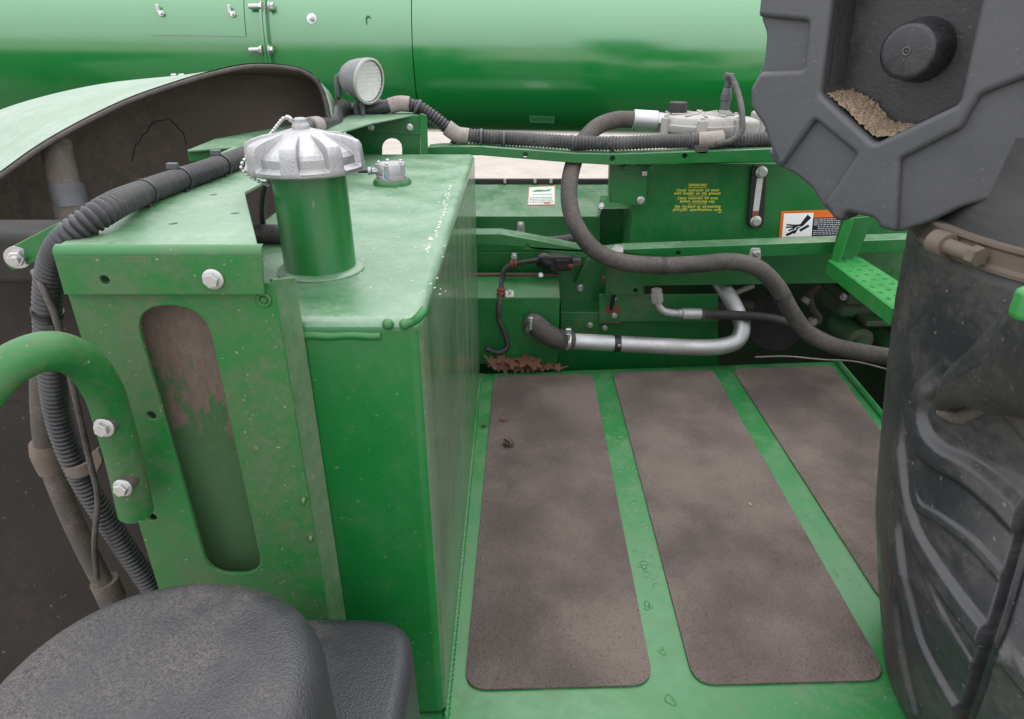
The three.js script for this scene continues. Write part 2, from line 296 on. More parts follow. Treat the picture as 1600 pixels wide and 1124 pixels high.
// ================================================================== GROUND
{
  const g = new THREE.PlaneGeometry(400, 400, 1, 1); g.rotateX(-Math.PI / 2); g.translate(0, -2.5, -40);
  single('ground', boxUV(g), M.gravel, 'pale beige gravel yard under the machine', 'ground', null, 'structure');
}
// ================================================================== AUGER TUBE
const TUBE = { R: 0.285, z: -2.5, y: (x) => -0.022 - 0.0145 * x };
const tubeAxis = V(1, -0.0145, 0).normalize();
function tubeHit(u, v, extra = 0) {
  const d = ray(u, v).normalize(); let t = 1.5; const f = (t) => { const p = d.clone().multiplyScalar(t), q = p.clone().sub(V(0, TUBE.y(0), TUBE.z)); q.addScaledVector(tubeAxis, -q.dot(tubeAxis)); return q; };
  for (let k = 0; k < 200; k++) { const q = f(t); const s = q.length() - TUBE.R - extra; if (s < 1e-4) break; t += Math.max(s * 0.7, 1e-4); }
  const nn = f(t).normalize(); return { p: d.multiplyScalar(t), n: nn };
}
const tubePoint = (x) => V(x, TUBE.y(x), TUBE.z);
{
  const t = thing('unloading_auger', 'long glossy green unloading auger tube lying across behind the machine', 'auger tube', V(-0.2, -0.35, TUBE.z));
  const shell = (x0, x1, R) => { const g = new THREE.CylinderGeometry(R, R, (x1 - x0), 160, 1, true); scaleUV(g, 6.28 * R, x1 - x0); g.applyQuaternion(qUp(tubeAxis)); const c = tubePoint((x0 + x1) / 2); g.translate(c.x, c.y, c.z); return g; };
  const xf = tubeHit(416, 60).p.x, xs = tubeHit(643, 60).p.x, xl = tubeHit(238, 60).p.x, xl2 = tubeHit(385, 60).p.x;
  part(t, 'tube', shell(-3.6, xf - 0.01, TUBE.R), M.tube);
  part(t, 'tube', shell(xf + 0.006, xs, TUBE.R), M.tube);
  part(t, 'tube', shell(xs + 0.002, 2.6, TUBE.R - 0.0025), M.tube);
  // patch plate left of the flange
  { const g = new THREE.CylinderGeometry(TUBE.R + 0.003, TUBE.R + 0.003, xl2 - xl, 60, 1, true, -0.95, 1.15); scaleUV(g, 0.28, xl2 - xl); g.rotateY(-0.25); g.applyQuaternion(qUp(tubeAxis)); const c = tubePoint((xl + xl2) / 2); g.translate(c.x, c.y, c.z); part(t, 'cover_plate', g, M.tube); }
  // flange rings
  for (const [o, r] of [[-0.009, 0.012], [0.0005, 0.011]]) {
    const g = lathe([[TUBE.R - 0.004, 0], [TUBE.R + r + 0.006, 0], [TUBE.R + r + 0.006, 0.008], [TUBE.R - 0.004, 0.008]], tubePoint(xf + o), tubeAxis, 120); part(t, 'flange', g, M.tube);
  }
  for (const v of [10, 78]) {
    const h = tubeHit(416, v, 0.014);
    bolt(t, h.p.clone().add(V(0.009, 0, 0)), X, 0.019, M.zinc, flangeBolt);
    bolt(t, h.p.clone().add(V(-0.010, 0, 0)), X.clone().negate(), 0.019, M.zinc, hexNut, 'nut');
    part(t, 'stud', cyl(h.p.clone().add(V(-0.02, 0, 0)), h.p.clone().add(V(-0.052, 0, 0)), 0.0075), M.zinc);
  }
  for (const [u, v] of [[254, 22], [365, 23]]) { const h = tubeHit(u, v); bolt(t, h.p, h.n, 0.016, M.zinc, hexNut, 'latch_nut'); part(t, 'latch_tongue', rbox(h.p.x - 0.012, h.p.x - 0.002, h.p.y + 0.002, h.p.y + 0.026, h.p.z + 0.006, h.p.z + 0.012, 0.002), M.zinc); }
  { const h = tubeHit(487, 29); bolt(t, h.p, h.n, 0.017, M.zinc, hexNut, 'nut'); }
  { const h = tubeHit(576, 31); part(t, 'hook', tube([h.p.clone().add(V(-0.006, -0.012, 0.003)), h.p.clone().add(V(-0.006, 0.006, 0.004)), h.p.clone().add(V(0, 0.011, 0.004)), h.p.clone().add(V(0.006, 0.006, 0.004))], 0.0018, { radial: 8 }), M.clean); }
  // faint worn decal on the lower side
  const q = (u, v) => { const h = tubeHit(u, v); return h.p.addScaledVector(h.n, 0.0015); };
  part(t, 'sticker', quad(q(827, 180), q(867, 181), q(866, 192), q(828, 191)), canvasMat(160, 44, (x, w, h) => { x.fillStyle = '#4d9a62'; x.fillRect(0, 0, w, h); x.strokeStyle = '#8fb59a'; x.lineWidth = 3; x.strokeRect(3, 3, w - 6, h - 6); x.strokeStyle = '#2f6e44'; x.beginPath(); x.moveTo(20, 26); x.lineTo(70, 18); x.lineTo(140, 24); x.stroke(); }), 'small faded green sticker');
}
// ================================================================== FENDER
{
  const rim = [[-900, 800, -0.86], [-500, 620, -0.88], [-220, 440, -0.92], [-100, 345, -0.98], [0, 276, -1.06], [60, 233, -1.11], [120, 198, -1.16], [200, 159, -1.23], [270, 134, -1.29], [330, 116, -1.34], [390, 104, -1.39], [435, 105, -1.43], [470, 111, -1.46], [492, 124, -1.475], [504, 146, -1.485], [512, 180, -1.49], [518, 225, -1.49], [524, 330, -1.49]].map((a) => PZ(...a));
  const rc = curveOf(rim), NS = 90, NT = 34;
  const P = (s, t) => {
    const r = rc.getPointAt(s), k = smooth(-0.42, -0.85, r.x), back = V(mix(-0.04, -0.28, k), mix(-0.03, 0.034, k), mix(-0.20, -0.30, k));
    if (t < 0.6) { const q = t / 0.6; return r.clone().addScaledVector(back, q).add(V(0, 0.006 * Math.sin(q * Math.PI) * k, 0)); }
    const q = (t - 0.6) / 0.4, e = r.clone().add(back), a = Math.min(q / 0.3, 1) * Math.PI / 2, rad = 0.06;
    const down = q < 0.3 ? rad * (1 - Math.cos(a)) : rad + (q - 0.3) / 0.7 * 0.75, bz = q < 0.3 ? -rad * Math.sin(a) : -rad;
    return e.add(V(0, -down, bz));
  };
  const surf = (off) => {
    const pos = [], uv = [], idx = [];
    for (let i = 0; i <= NS; i++) for (let j = 0; j <= NT; j++) {
      const s = i / NS, t = j / NT, p = P(s, t);
      if (off) { const e = 1e-3, ds = P(Math.min(1, s + e), t).sub(P(Math.max(0, s - e), t)), dt = P(s, Math.min(1, t + e)).sub(P(s, Math.max(0, t - e))); p.addScaledVector(ds.cross(dt).normalize(), off); }
      pos.push(p.x, p.y, p.z); uv.push(s * 1.5, t * 1.3);
    }
    for (let i = 0; i < NS; i++) for (let j = 0; j < NT; j++) { const a = i * (NT + 1) + j, b = a + NT + 1; idx.push(a, b, a + 1, b, b + 1, a + 1); }
    const g = new THREE.BufferGeometry(); g.setAttribute('position', new THREE.Float32BufferAttribute(pos, 3)); g.setAttribute('uv', new THREE.Float32BufferAttribute(uv, 2)); g.setIndex(idx); g.computeVertexNormals(); return g;
  };
  const t = thing('fender', 'curved green fender hood, sky sheen painted in pale, with a dusty brown inside, behind the corner post', 'fender', V(-0.9, -0.8, -1.4));
  const outer = surf(0), inner = surf(0.006);
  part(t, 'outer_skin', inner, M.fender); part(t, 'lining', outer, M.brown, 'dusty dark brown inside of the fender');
  part(t, 'rim', tube([...Array(60)].map((_, i) => { const p = P(i / 59, 0); return p; }), 0.0045, { n: 160, radial: 8 }), M.hoseDust, 'dull dusty edge of the fender');
  { // hairline crack in the lining
    const rcst = new THREE.Raycaster(), mm = new THREE.Mesh(outer, new THREE.MeshBasicMaterial({ side: THREE.DoubleSide })); mm.updateMatrixWorld(true);
    const pts = [[206, 252], [209, 240], [212, 226], [219, 220], [222, 211], [229, 207], [233, 198], [241, 191], [249, 188], [257, 189], [263, 183], [268, 190], [275, 196], [280, 203], [285, 205], [288, 214], [291, 226]].map(([u, v]) => { rcst.set(V(0, 0, 0), ray(u, v).normalize()); const h = rcst.intersectObject(mm)[0]; return h && h.point.addScaledVector(rcst.ray.direction, -0.001); }).filter(Boolean);
    if (pts.length > 3) part(t, 'crack', tube(pts, 0.0009, { radial: 6 }), M.black, 'thin jagged crack');
  }
  for (const u of [272, 284]) { const p = PZ(u, 121, -1.5); bolt(t, p, V(0, 1, 0.2), 0.01); }
}
{ // dusty pipe standing under the fender
  const t = thing('breather_pipe', 'thick dusty brown pipe with a grey collar under the fender hood', 'pipe', PZ(118, 345, -1.12));
  part(t, 'pipe', tube([PZ(86, 222, -1.17), PZ(92, 255, -1.155), PZ(103, 298, -1.14)], 0.024), M.ductDust);
  part(t, 'collar', tube([PZ(103, 288, -1.135), PZ(108, 310, -1.13), PZ(112, 326, -1.125)], 0.0265, { radial: 24 }), M.plastic, 'smooth grey collar');
  part(t, 'lower_sleeve', tube([PZ(112, 322, -1.13), PZ(118, 342, -1.125), PZ(124, 365, -1.12)], 0.03), M.ductDust);
}
{ // black beam and its bracket, far left
  const a = PZ(-120, 362, -0.86), b = PZ(140, 372, -0.86);
  single('support_beam', rbox(a.x, b.x, a.y - 0.075, a.y - 0.004, -0.95, -0.86, 0.012), M.dark, 'black support beam running under the fender beside the green bracket', 'beam');
  const t = thing('hinge_bracket', 'green steel bracket arm with one large zinc nut, left of the corner post', 'bracket', PZ(30, 425, -0.72));
  part(t, 'arm', sheet(fillet(zpoly(-0.72, [[4, 392], [95, 346], [96, 392], [20, 424], [6, 412]]), [0.008, 0, 0, 0.006, 0.006]), Z, 0.006), M.clean);
  bolt(t, PZ(27, 402, -0.719), V(0.35, -0.05, 1), 0.015, M.zinc, hexNut, 'nut');
}
{ // dark shield behind the hoses
  single('side_shield', sheet([V(-3.4, -0.34, -0.98), V(-0.46, -0.34, -0.98), V(-0.46, -2.3, -0.845), V(-3.4, -2.3, -0.845)], V(0, 0.07, 1), 0.01), M.shield, 'large dark brown dusty shield panel behind the ribbed conduit', 'shield panel');  // lengthened out of view on the left to darken the tube reflection
}
// ================================================================== DECK
const DY = -0.836;
{
  const fr = ypoly(DY, [[1400, 672]])[0];
  const t = thing('platform_deck', 'green steel service platform with three brown grit mats', 'platform', V(0.45, DY - 0.03, -1.0));
  const outline = [...ypoly(DY, [[764, 583], [1309, 564], [1402, 676]]), V(1.30, DY, -0.95), V(1.30, DY, -0.1), V(-0.20, DY, -0.1), V(-0.20, DY, -1.655)];
  part(t, 'deck_plate', sheet(outline, Y, 0.03, { bevel: 0.006, seg: 3 }), M.deck);
  const mats = [
    [[772, 588], [926, 583], [1022, 1070], [725, 1078]], [[957, 582], [1114, 577], [1390, 1062], [1085, 1070]], [[1144, 576], [1300, 571], [1420, 730], [1480, 1000], [1379, 940]],
  ];
  const up = DY + 0.004;
  mats.forEach((m, i) => part(t, 'grit_mat', sheet(fillet(ypoly(up, m), i === 2 ? [0.03, 0.02, 0.02, 0.02, 0.03] : [0.03, 0.03, 0.035, 0.035], 8), Y, 0.003, { bevel: 0.0008 }), M.mat));
  // pimples and chips along the two strips
  const r = mulberry(44), bits = [];
  for (let k = 0; k < 220; k++) {
    const f = Math.pow(r(), 2.0), st = r() < 0.62 ? 0 : 1, v = 590 + f * 330;
    const u = st ? mix(1122, 1300, (v - 580) / 330) + (r() * 0.8 + 0.1) * mix(24, 50, f) : mix(931, 1000, (v - 580) / 340) + (r() * 0.8 + 0.1) * mix(24, 50, f);
    const p = PY(u, v, DY), g = new THREE.IcosahedronGeometry(0.0016 + 0.0036 * r() * r(), 1); g.scale(1 + r(), 0.22, 0.6 + r()); g.rotateY(r() * 6); g.translate(p.x, DY, p.z); bits.push(g);
  }
  const pb = part(t, 'blister', joined(bits), M.deck); pb.userData.kind = 'stuff';
  for (const [u, v] of [[1003, 888], [1013, 947], [1035, 1018], [1050, 1097]]) { const p = PY(u, v, DY), l = []; for (let k = 0; k < 5; k++) { const g = new THREE.IcosahedronGeometry(0.0016 + 0.0026 * r(), 1); g.scale(1 + 0.6 * r(), 0.35, 1 + 0.8 * r()); g.rotateY(r() * 6); g.translate(p.x + (r() - 0.5) * 0.010, DY + 0.0004, p.z + (r() - 0.5) * 0.014); l.push(g); } part(t, 'weld_dab', joined(l), M.deck); }
  // raised lip along the free right edge
  part(t, 'edge_bead', tube([PY(1309, 565, DY + 0.004), PY(1345, 608, DY + 0.004), PY(1400, 674, DY + 0.004)], 0.008, { radial: 10 }), M.deck);
  part(t, 'weld_seam', tube([V(-0.088, DY + 0.001, -1.6), V(-0.089, DY + 0.002, -1.1), V(-0.09, DY + 0.001, -0.6)], (q, s) => 0.0045 + 0.001 * Math.sin(s * 700), { n: 300, radial: 8 }), M.deck);
}
// ================================================================== TANK
const TX0 = -0.385, TX1 = -0.0895, TY = -0.25, TZ0 = -0.607, TZ1 = -1.652;
{
  const t = thing('oil_tank', 'tall green steel tank with dusty top and round filler neck beside the platform', 'tank', V(-0.24, DY, -1.1));
  const body = rbox(TX0, TX1, DY + 0.001, TY, TZ0, TZ1, 0.013, 5);
  // top, side and front are separate sheets of the tank: split by face normal
  const split = (test) => { const p = body.attributes.position, n = body.attributes.normal, uv = body.attributes.uv, a = [], b = [], c = [];
    for (let i = 0; i < p.count; i += 3) { const m = V(0, 0, 0); for (let k = 0; k < 3; k++) m.add(V(n.getX(i + k), n.getY(i + k), n.getZ(i + k))); m.normalize();
      if (test(m)) for (let k = 0; k < 3; k++) { a.push(p.getX(i + k), p.getY(i + k), p.getZ(i + k)); b.push(n.getX(i + k), n.getY(i + k), n.getZ(i + k)); c.push(uv.getX(i + k), uv.getY(i + k)); } }
    const g = new THREE.BufferGeometry(); g.setAttribute('position', new THREE.Float32BufferAttribute(a, 3)); g.setAttribute('normal', new THREE.Float32BufferAttribute(b, 3)); g.setAttribute('uv', new THREE.Float32BufferAttribute(c, 2)); return g; };
  const kind = (m) => m.y > 0.35 ? 0 : Math.abs(m.x) > 0.7 ? 1 : 2;
  part(t, 'top_sheet', split((m) => kind(m) === 0), M.top, 'dusty top of the tank with sky sheen painted in');
  part(t, 'side_sheet', split((m) => kind(m) === 1), M.side, 'grey dusted side of the tank');
  part(t, 'front_sheet', split((m) => kind(m) === 2), M.clean);
  const bead = []; for (let k = 0; k <= 40; k++) bead.push(V(mix(-0.212, -0.131, k / 40), TY - 0.0175 + 0.0005 * Math.sin(k * 0.31), TZ0 - 0.0015));
  part(t, 'weld_bead', tube(bead, (q, s) => 0.0046 + 0.0003 * Math.sin(s * 90) * Math.sin(s * 51), { n: 240, radial: 12 }), M.mid);
  const e0 = PZ(632, 507, TZ0 + 0.001);
  part(t, 'weld_bead', tube([e0, PZ(645, 503, TZ0 + 0.001), PZ(656, 494, TZ0 + 0.001), PZ(664, 484, TZ0 - 0.006)], 0.0046, { radial: 12, step: 0.002 }), M.mid);
  part(t, 'weld_dab', joined([ball(PZ(606, 507, TZ0), 0.0058), ball(e0, 0.0056)]), M.mid);
  // filler neck
  const c = V(-0.2290, TY, -0.766);
  part(t, 'filler_neck', lathe([[0.0425, 0], [0.0415, 0.004], [0.041, 0.12]], c, Y, 64), M.clean);
  part(t, 'neck_weld', lathe([[0.0415, -0.002], [0.051, -0.002], [0.051, 0.002], [0.047, 0.005], [0.0415, 0.0055]], c, Y, 64), M.top);
  // loop, tab and breather pipe on the top
  const lp = PY(527, 287, TY + 0.012); part(t, 'lifting_eye', lathe([[0.008, 0], [0.016, 0], [0.016, 0.004], [0.008, 0.004], [0.008, 0]], lp, Y, 32), M.mid);
  part(t, 'eye_stem', cyl(lp.clone().add(V(-0.012, -0.013, 0)), lp.clone().add(V(-0.012, 0.001, 0)), 0.004), M.mid);
  const tb = PY(543, 352, TY); part(t, 'tab', rbox(tb.x - 0.012, tb.x + 0.004, TY - 0.001, TY + 0.004, tb.z - 0.008, tb.z + 0.008, 0.002), M.mid);
  part(t, 'tab_pin', cyl(V(tb.x - 0.004, TY, tb.z), V(tb.x - 0.004, TY + 0.022, tb.z), 0.003), M.mid);
  // dried dust chips along the right edge
  const r = mulberry(8), ch = [];
  for (let k = 0; k < 90; k++) { const f = Math.pow(r(), 0.9), u = mix(704, 672, f) + (r() - 0.5) * 7 + (f > 0.75 ? -5 : 0), v = mix(288, 398, f); if (r() < 0.25) continue; const p = PY(u, v, TY + 0.0003); const g = new THREE.IcosahedronGeometry(0.0012 + 0.0028 * r() * r(), 0); g.scale(1, 0.2, 1); g.rotateY(r() * 6); g.translate(p.x, TY + 0.0002, p.z); ch.push(g); }
  const rr = mulberry(18); for (let k = 0; k < 70; k++) { const p = PY(mix(560, 700, rr()), mix(270, 460, rr()), TY); const g = new THREE.IcosahedronGeometry(0.0008 + 0.0016 * rr() * rr(), 0); g.scale(1, 0.25, 1); g.translate(p.x, TY + 0.0002, p.z); ch.push(g); }
  const cp = part(t, 'dirt_chip', joined(ch), M.chip); cp.userData.kind = 'stuff';
}
{ // black pipe beside the tank
  const p = PY(418, 365, TY + 0.013);
  single('drain_hose', tube([V(p.x - 0.19, p.y - 0.03, p.z - 0.10), V(p.x - 0.08, p.y - 0.004, p.z - 0.02), V(p.x, p.y, p.z), V(p.x + 0.05, p.y, p.z + 0.004)], 0.0125), M.rubber, 'short black hose end lying on the tank top behind the filler neck', 'hose');
}
single('hanging_cable', tube([PZ(416, 288, -0.86), PZ(411, 305, -0.87), PZ(409, 330, -0.88), PZ(411, 352, -0.89)], 0.004, { radial: 8 }), M.black, 'short black cable hanging in the notch of the post top', 'cable');
{ // filler cap with bead chain
  const c = V(-0.231, -0.1335, -0.766), n = 8, prof = [[0.0, 0.0445, 0], [0.012, 0.0442, 0], [0.016, 0.043, 0], [0.024, 0.041, 0.05], [0.034, 0.0385, 0.4], [0.046, 0.0368, 0.9], [0.056, 0.0335, 1], [0.0608, 0.0310, 1], [0.0632, 0.0270, 1], [0.0642, 0.018, 1], [0.0645, 0.0098, 1], [0.0648, 0.0075, 0.5], [0.065, 0.0055, 0], [0.0645, 0.002, 0], [0.062, 0.0, 0], [0.044, 0.0, 0], [0.041, 0.003, 0], [0.041, -0.004, 0]];
  const NA = 320, pos = [], uv = [], idx = [];
  prof.forEach(([r, y, k], i) => { for (let j = 0; j <= NA; j++) {
    const a = j / NA * Math.PI * 2, w = Math.abs(((a / (Math.PI * 2) * n + 0.52) % 1) - 0.5) * 2;      // 0 on a rib's middle .. 1 mid pocket
    const inP = smooth(0.34, 0.46, w) * k, rr = r * (1 - (i >= 6 ? 0.105 : 0.05) * inP) , yy = y - inP * (i <= 8 && i >= 3 ? 0.0085 : 0);
    pos.push(Math.cos(a) * rr, yy, Math.sin(a) * rr); uv.push(Math.cos(a) * rr, Math.sin(a) * rr + y); } });
  for (let i = 0; i < prof.length - 1; i++) for (let j = 0; j < NA; j++) { const a = i * (NA + 1) + j, b = a + NA + 1; idx.push(a, a + 1, b, b, a + 1, b + 1); }
  let g = new THREE.BufferGeometry(); g.setAttribute('position', new THREE.Float32BufferAttribute(pos, 3)); g.setAttribute('uv', new THREE.Float32BufferAttribute(uv, 2)); g.setIndex(idx); g = creased(g, 0.5); g.translate(c.x, c.y, c.z);
  const t = thing('filler_cap', 'fluted cast aluminium filler cap with bead chain on the green neck', 'cap', c);
  part(t, 'cap_body', g, M.cast);
  part(t, 'centre_stud', lathe([[0.0095, 0.04], [0.0095, 0.048], [0.007, 0.051], [0.007, 0.054], [0.005, 0.0555], [0, 0.056]], c, Y, 24), M.cast);
  const ch = (pts) => { const cv = curveOf(pts), L = cv.getLength(), k = Math.floor(L / 0.0044); return [...Array(k + 1)].map((_, i) => ball(cv.getPointAt(i / k), 0.0021, 10, 8)); };
  const up = [PZ(459, 192, -0.765), PZ(446, 184, -0.765), PZ(434, 195, -0.77), PZ(424, 208, -0.775), PZ(414, 217, -0.78), PZ(402, 226, -0.785)];
  const dn = [PZ(391, 241, -0.735), PZ(379, 254, -0.735), PZ(377, 262, -0.735), PZ(384, 271, -0.737), PZ(396, 279, -0.742), PZ(409, 286, -0.748), PZ(417, 287, -0.757)];
  part(t, 'bead_chain', joined([...ch(up), ...ch(dn)]), M.zinc);
  part(t, 'chain_link', tube([PZ(447, 183, -0.765), PZ(452, 184, -0.763), PZ(457, 190, -0.765)], 0.0022, { radial: 8 }), M.zinc);
}
{ // level sender
  const c = PY(613, 287, TY), t = thing('level_sender', 'small round cast level sender with a black cable on the tank top', 'sensor', c);
  part(t, 'flange', lathe([[0, -0.001], [0.036, -0.001], [0.036, 0.004], [0.033, 0.0085], [0, 0.0085]], c, Y, 48), M.clean);
  part(t, 'gasket', lathe([[0, 0.008], [0.030, 0.008], [0.030, 0.011], [0, 0.011]], c, Y, 48), M.tape);
  part(t, 'housing', lathe([[0, 0.011], [0.0285, 0.011], [0.0285, 0.016], [0.0265, 0.017], [0.0265, 0.036], [0.0245, 0.0385], [0, 0.0385]], c, Y, 48), M.cast);
  for (let k = 0; k < 5; k++) { const a = k / 5 * 6.283 + 0.5, p = c.clone().add(V(Math.cos(a) * 0.0225, 0.0385, Math.sin(a) * 0.0225)); part(t, 'screw', lathe([[0, 0], [0.0033, 0], [0.0033, 0.003], [0.002, 0.0042], [0, 0.0042]], p, Y, 14), M.zinc); part(t, 'lug', cyl(c.clone().add(V(Math.cos(a) * 0.0255, 0.014, Math.sin(a) * 0.0255)), c.clone().add(V(Math.cos(a) * 0.0255, 0.0382, Math.sin(a) * 0.0255)), 0.0042), M.cast); }
  part(t, 'cable_gland', joined([cyl(c.clone().add(V(-0.024, 0.025, 0.006)), c.clone().add(V(-0.036, 0.025, 0.008)), 0.006, 0.006, 6), cyl(c.clone().add(V(-0.036, 0.025, 0.008)), c.clone().add(V(-0.043, 0.025, 0.009)), 0.0075, 0.007)]), M.cast);
  part(t, 'cable', tube([c.clone().add(V(-0.042, 0.025, 0.009)), c.clone().add(V(-0.06, 0.026, 0.012)), c.clone().add(V(-0.08, 0.036, 0.012)), c.clone().add(V(-0.11, 0.036, 0.01)), c.clone().add(V(-0.15, 0.01, 0))], 0.0038, { radial: 10 }), M.black);
  const f = (u, v) => PZ(u, v, c.z + 0.0275); part(t, 'mark', quad(f(599, 270), f(606, 270), f(606, 280), f(599, 280)), canvasMat(32, 40, (x) => { x.fillStyle = '#c9ced2'; x.fillRect(0, 0, 32, 40); x.fillStyle = '#2f86b8'; x.fillRect(3, 3, 26, 34); x.fillStyle = '#cfe6f2'; x.beginPath(); x.moveTo(11, 30); x.lineTo(16, 10); x.lineTo(21, 18); x.lineTo(16, 32); x.fill(); }), 'small blue mark');
}
// ================================================================== CORNER POST
{
  const t = thing('corner_post', 'dusty green sheet metal corner post with a long rounded slot beside the tank', 'post', V(-0.31, DY, -0.57));
  const zl = -0.565, yt = -0.1636, zp = -0.573;
  const topPx = [[86, 385], [405, 380], [382, 300], [416, 282], [416, 232], [372, 226], [300, 258], [200, 312]];
  const topPts = ypoly(yt, topPx); topPts[0].z = zl - 0.006; topPts[1].z = zl - 0.006;
  part(t, 'top_plate', sheet(topPts, Y, 0.004, { bevel: 0.001, holes: [{ c: PY(333, 304, yt), r: 0.004 }, { c: PY(270, 349, yt), r: 0.004 }, { c: PY(367, 333, yt), r: 0.004 }] }), M.top, 'dusty top of the corner post with sky sheen painted in');
  // folded edge between top and lip
  { const x0 = -0.4025, x1 = -0.2195, k = 8, pos = [], uv = [], idx = []; for (let i = 0; i <= k; i++) { const a = i / k * Math.PI / 2; for (const x of [x0, x1]) { pos.push(x, yt - 0.008 + 0.008 * Math.cos(a), zl - 0.008 + 0.008 * Math.sin(a)); uv.push(x, i * 0.0016); } } for (let i = 0; i < k; i++) { const a = i * 2; idx.push(a, a + 2, a + 1, a + 1, a + 2, a + 3); } const g = new THREE.BufferGeometry(); g.setAttribute('position', new THREE.Float32BufferAttribute(pos, 3)); g.setAttribute('uv', new THREE.Float32BufferAttribute(uv, 2)); g.setIndex(idx); g.computeVertexNormals(); part(t, 'folded_edge', g, M.mid); }
  part(t, 'front_lip', sheet([V(-0.4025, yt - 0.008, zl), V(-0.2195, yt - 0.008, zl), V(-0.2235, -0.2085, zl), V(-0.4035, -0.2085, zl)], Z, 0.004, { bevel: 0.001, holes: [{ c: PZ(163, 438, zl), r: 0.0042 }] }), M.post);
  const slot = fillet([V(-0.350, -0.222, zp), V(-0.283, -0.222, zp), V(-0.2815, -0.547, zp), V(-0.343, -0.547, zp)], [0.034, 0.034, 0.028, 0.028], 10);
  part(t, 'face_panel', sheet([V(-0.406, -0.20, zp), V(-0.2165, -0.20, zp), V(-0.2165, DY + 0.002, zp), V(-0.406, DY + 0.002, zp)], Z, 0.005, { bevel: 0.0012, holes: [slot, { c: PZ(236, 650, zp), r: 0.0045 }, { c: PZ(237, 809, zp), r: 0.005 }] }), M.post);
  // slanted side flange with two slots
  const fa = [V(-0.2170, -0.197, zp - 0.002), V(-0.205, -0.205, -0.604), V(-0.205, DY + 0.002, -0.604), V(-0.2170, DY + 0.002, zp - 0.002)], fn = V(0.93, 0, 0.36);
  part(t, 'side_flange', sheet(fa, fn, 0.004, { bevel: 0.001, holes: [480, 491].map((u, i) => { const c = PP(u, i ? 842 : 783, fa[0], fn); return { c, r: 0.0042 }; }) }), M.side);
  part(t, 'side_web', sheet([V(-0.4065, -0.21, zp - 0.006), V(-0.4065, DY + 0.002, zp - 0.006), V(-0.4065, DY + 0.002, -0.66), V(-0.4065, -0.21, -0.66)], V(-1, 0, 0), 0.004), M.post);
  bolt(t, PZ(333, 436, zl + 0.0005), Z, 0.0118);
  part(t, 'rivet_ring', torus(PZ(412, 469, zp + 0.001), Z, 0.0055, 0.0016, 24, 8), M.post); part(t, 'rivet', lathe([[0, 0], [0.004, 0], [0.003, 0.0015], [0, 0.002]], PZ(412, 469, zp), Z, 16), M.post);
}
// dusty inner plate seen through the slot
{
  const n = 512, nz = fbm(n, 5, 6, 211, 0.62), n2 = fbm(n, 40, 3, 219, 0.7); // caked soil over green paint, its border ragged
  const map = dataTex(n, (i, o) => { const y = 1 - Math.floor(i / n) / n, m = 0.30 + 0.70 * smooth(0.44, 0.56, 0.5 + (0.40 - y) * 0.9 + (nz[i] - 0.5) * 0.9 + (n2[i] - 0.5) * 0.25), g = [0.007, 0.126, 0.0245], d = [0.135, 0.100, 0.080]; for (let k = 0; k < 3; k++) o[k] = mix(g[k], d[k] * (0.75 + 0.5 * n2[i]), m); }, 1, true);
  const m = new THREE.MeshPhysicalMaterial({ map, roughness: 0.8 }); map.wrapS = map.wrapT = THREE.ClampToEdgeWrapping;
  const g = new THREE.BoxGeometry(0.14, 0.36, 0.003); g.translate(-0.322, -0.395, -0.6015);
  single('baffle_plate', g, m, 'soil caked baffle plate inside the slot of the corner post', 'plate');
}
// ================================================================== HANDRAIL
{
  const t = thing('hand_rail', 'bent green tube handrail bolted to the corner post with two zinc bolts', 'handrail', PZ(225, 800, -0.545));
  const px = [[-90, 800, -0.40], [-70, 700, -0.41], [-38, 630, -0.425], [10, 575, -0.445], [70, 549, -0.465], [120, 560, -0.49], [158, 604, -0.515], [178, 660, -0.53], [197, 730, -0.54], [212, 800, -0.546]];
  part(t, 'tube', tube(px.map((p) => PZ(...p)), (q) => mix(0.0150, 0.0165, q), { radial: 28, step: 0.004 }), M.post);
  for (const [u, v, bz] of [[163, 668, -0.508], [192, 762, -0.520]]) { const p = PZ(u, v, bz); part(t, 'washer', cyl(p.clone().add(V(0, 0, -0.022)), p.clone(), 0.0085), M.hoseDust); bolt(t, p, V(0, 0.05, 1), 0.0112); }
}
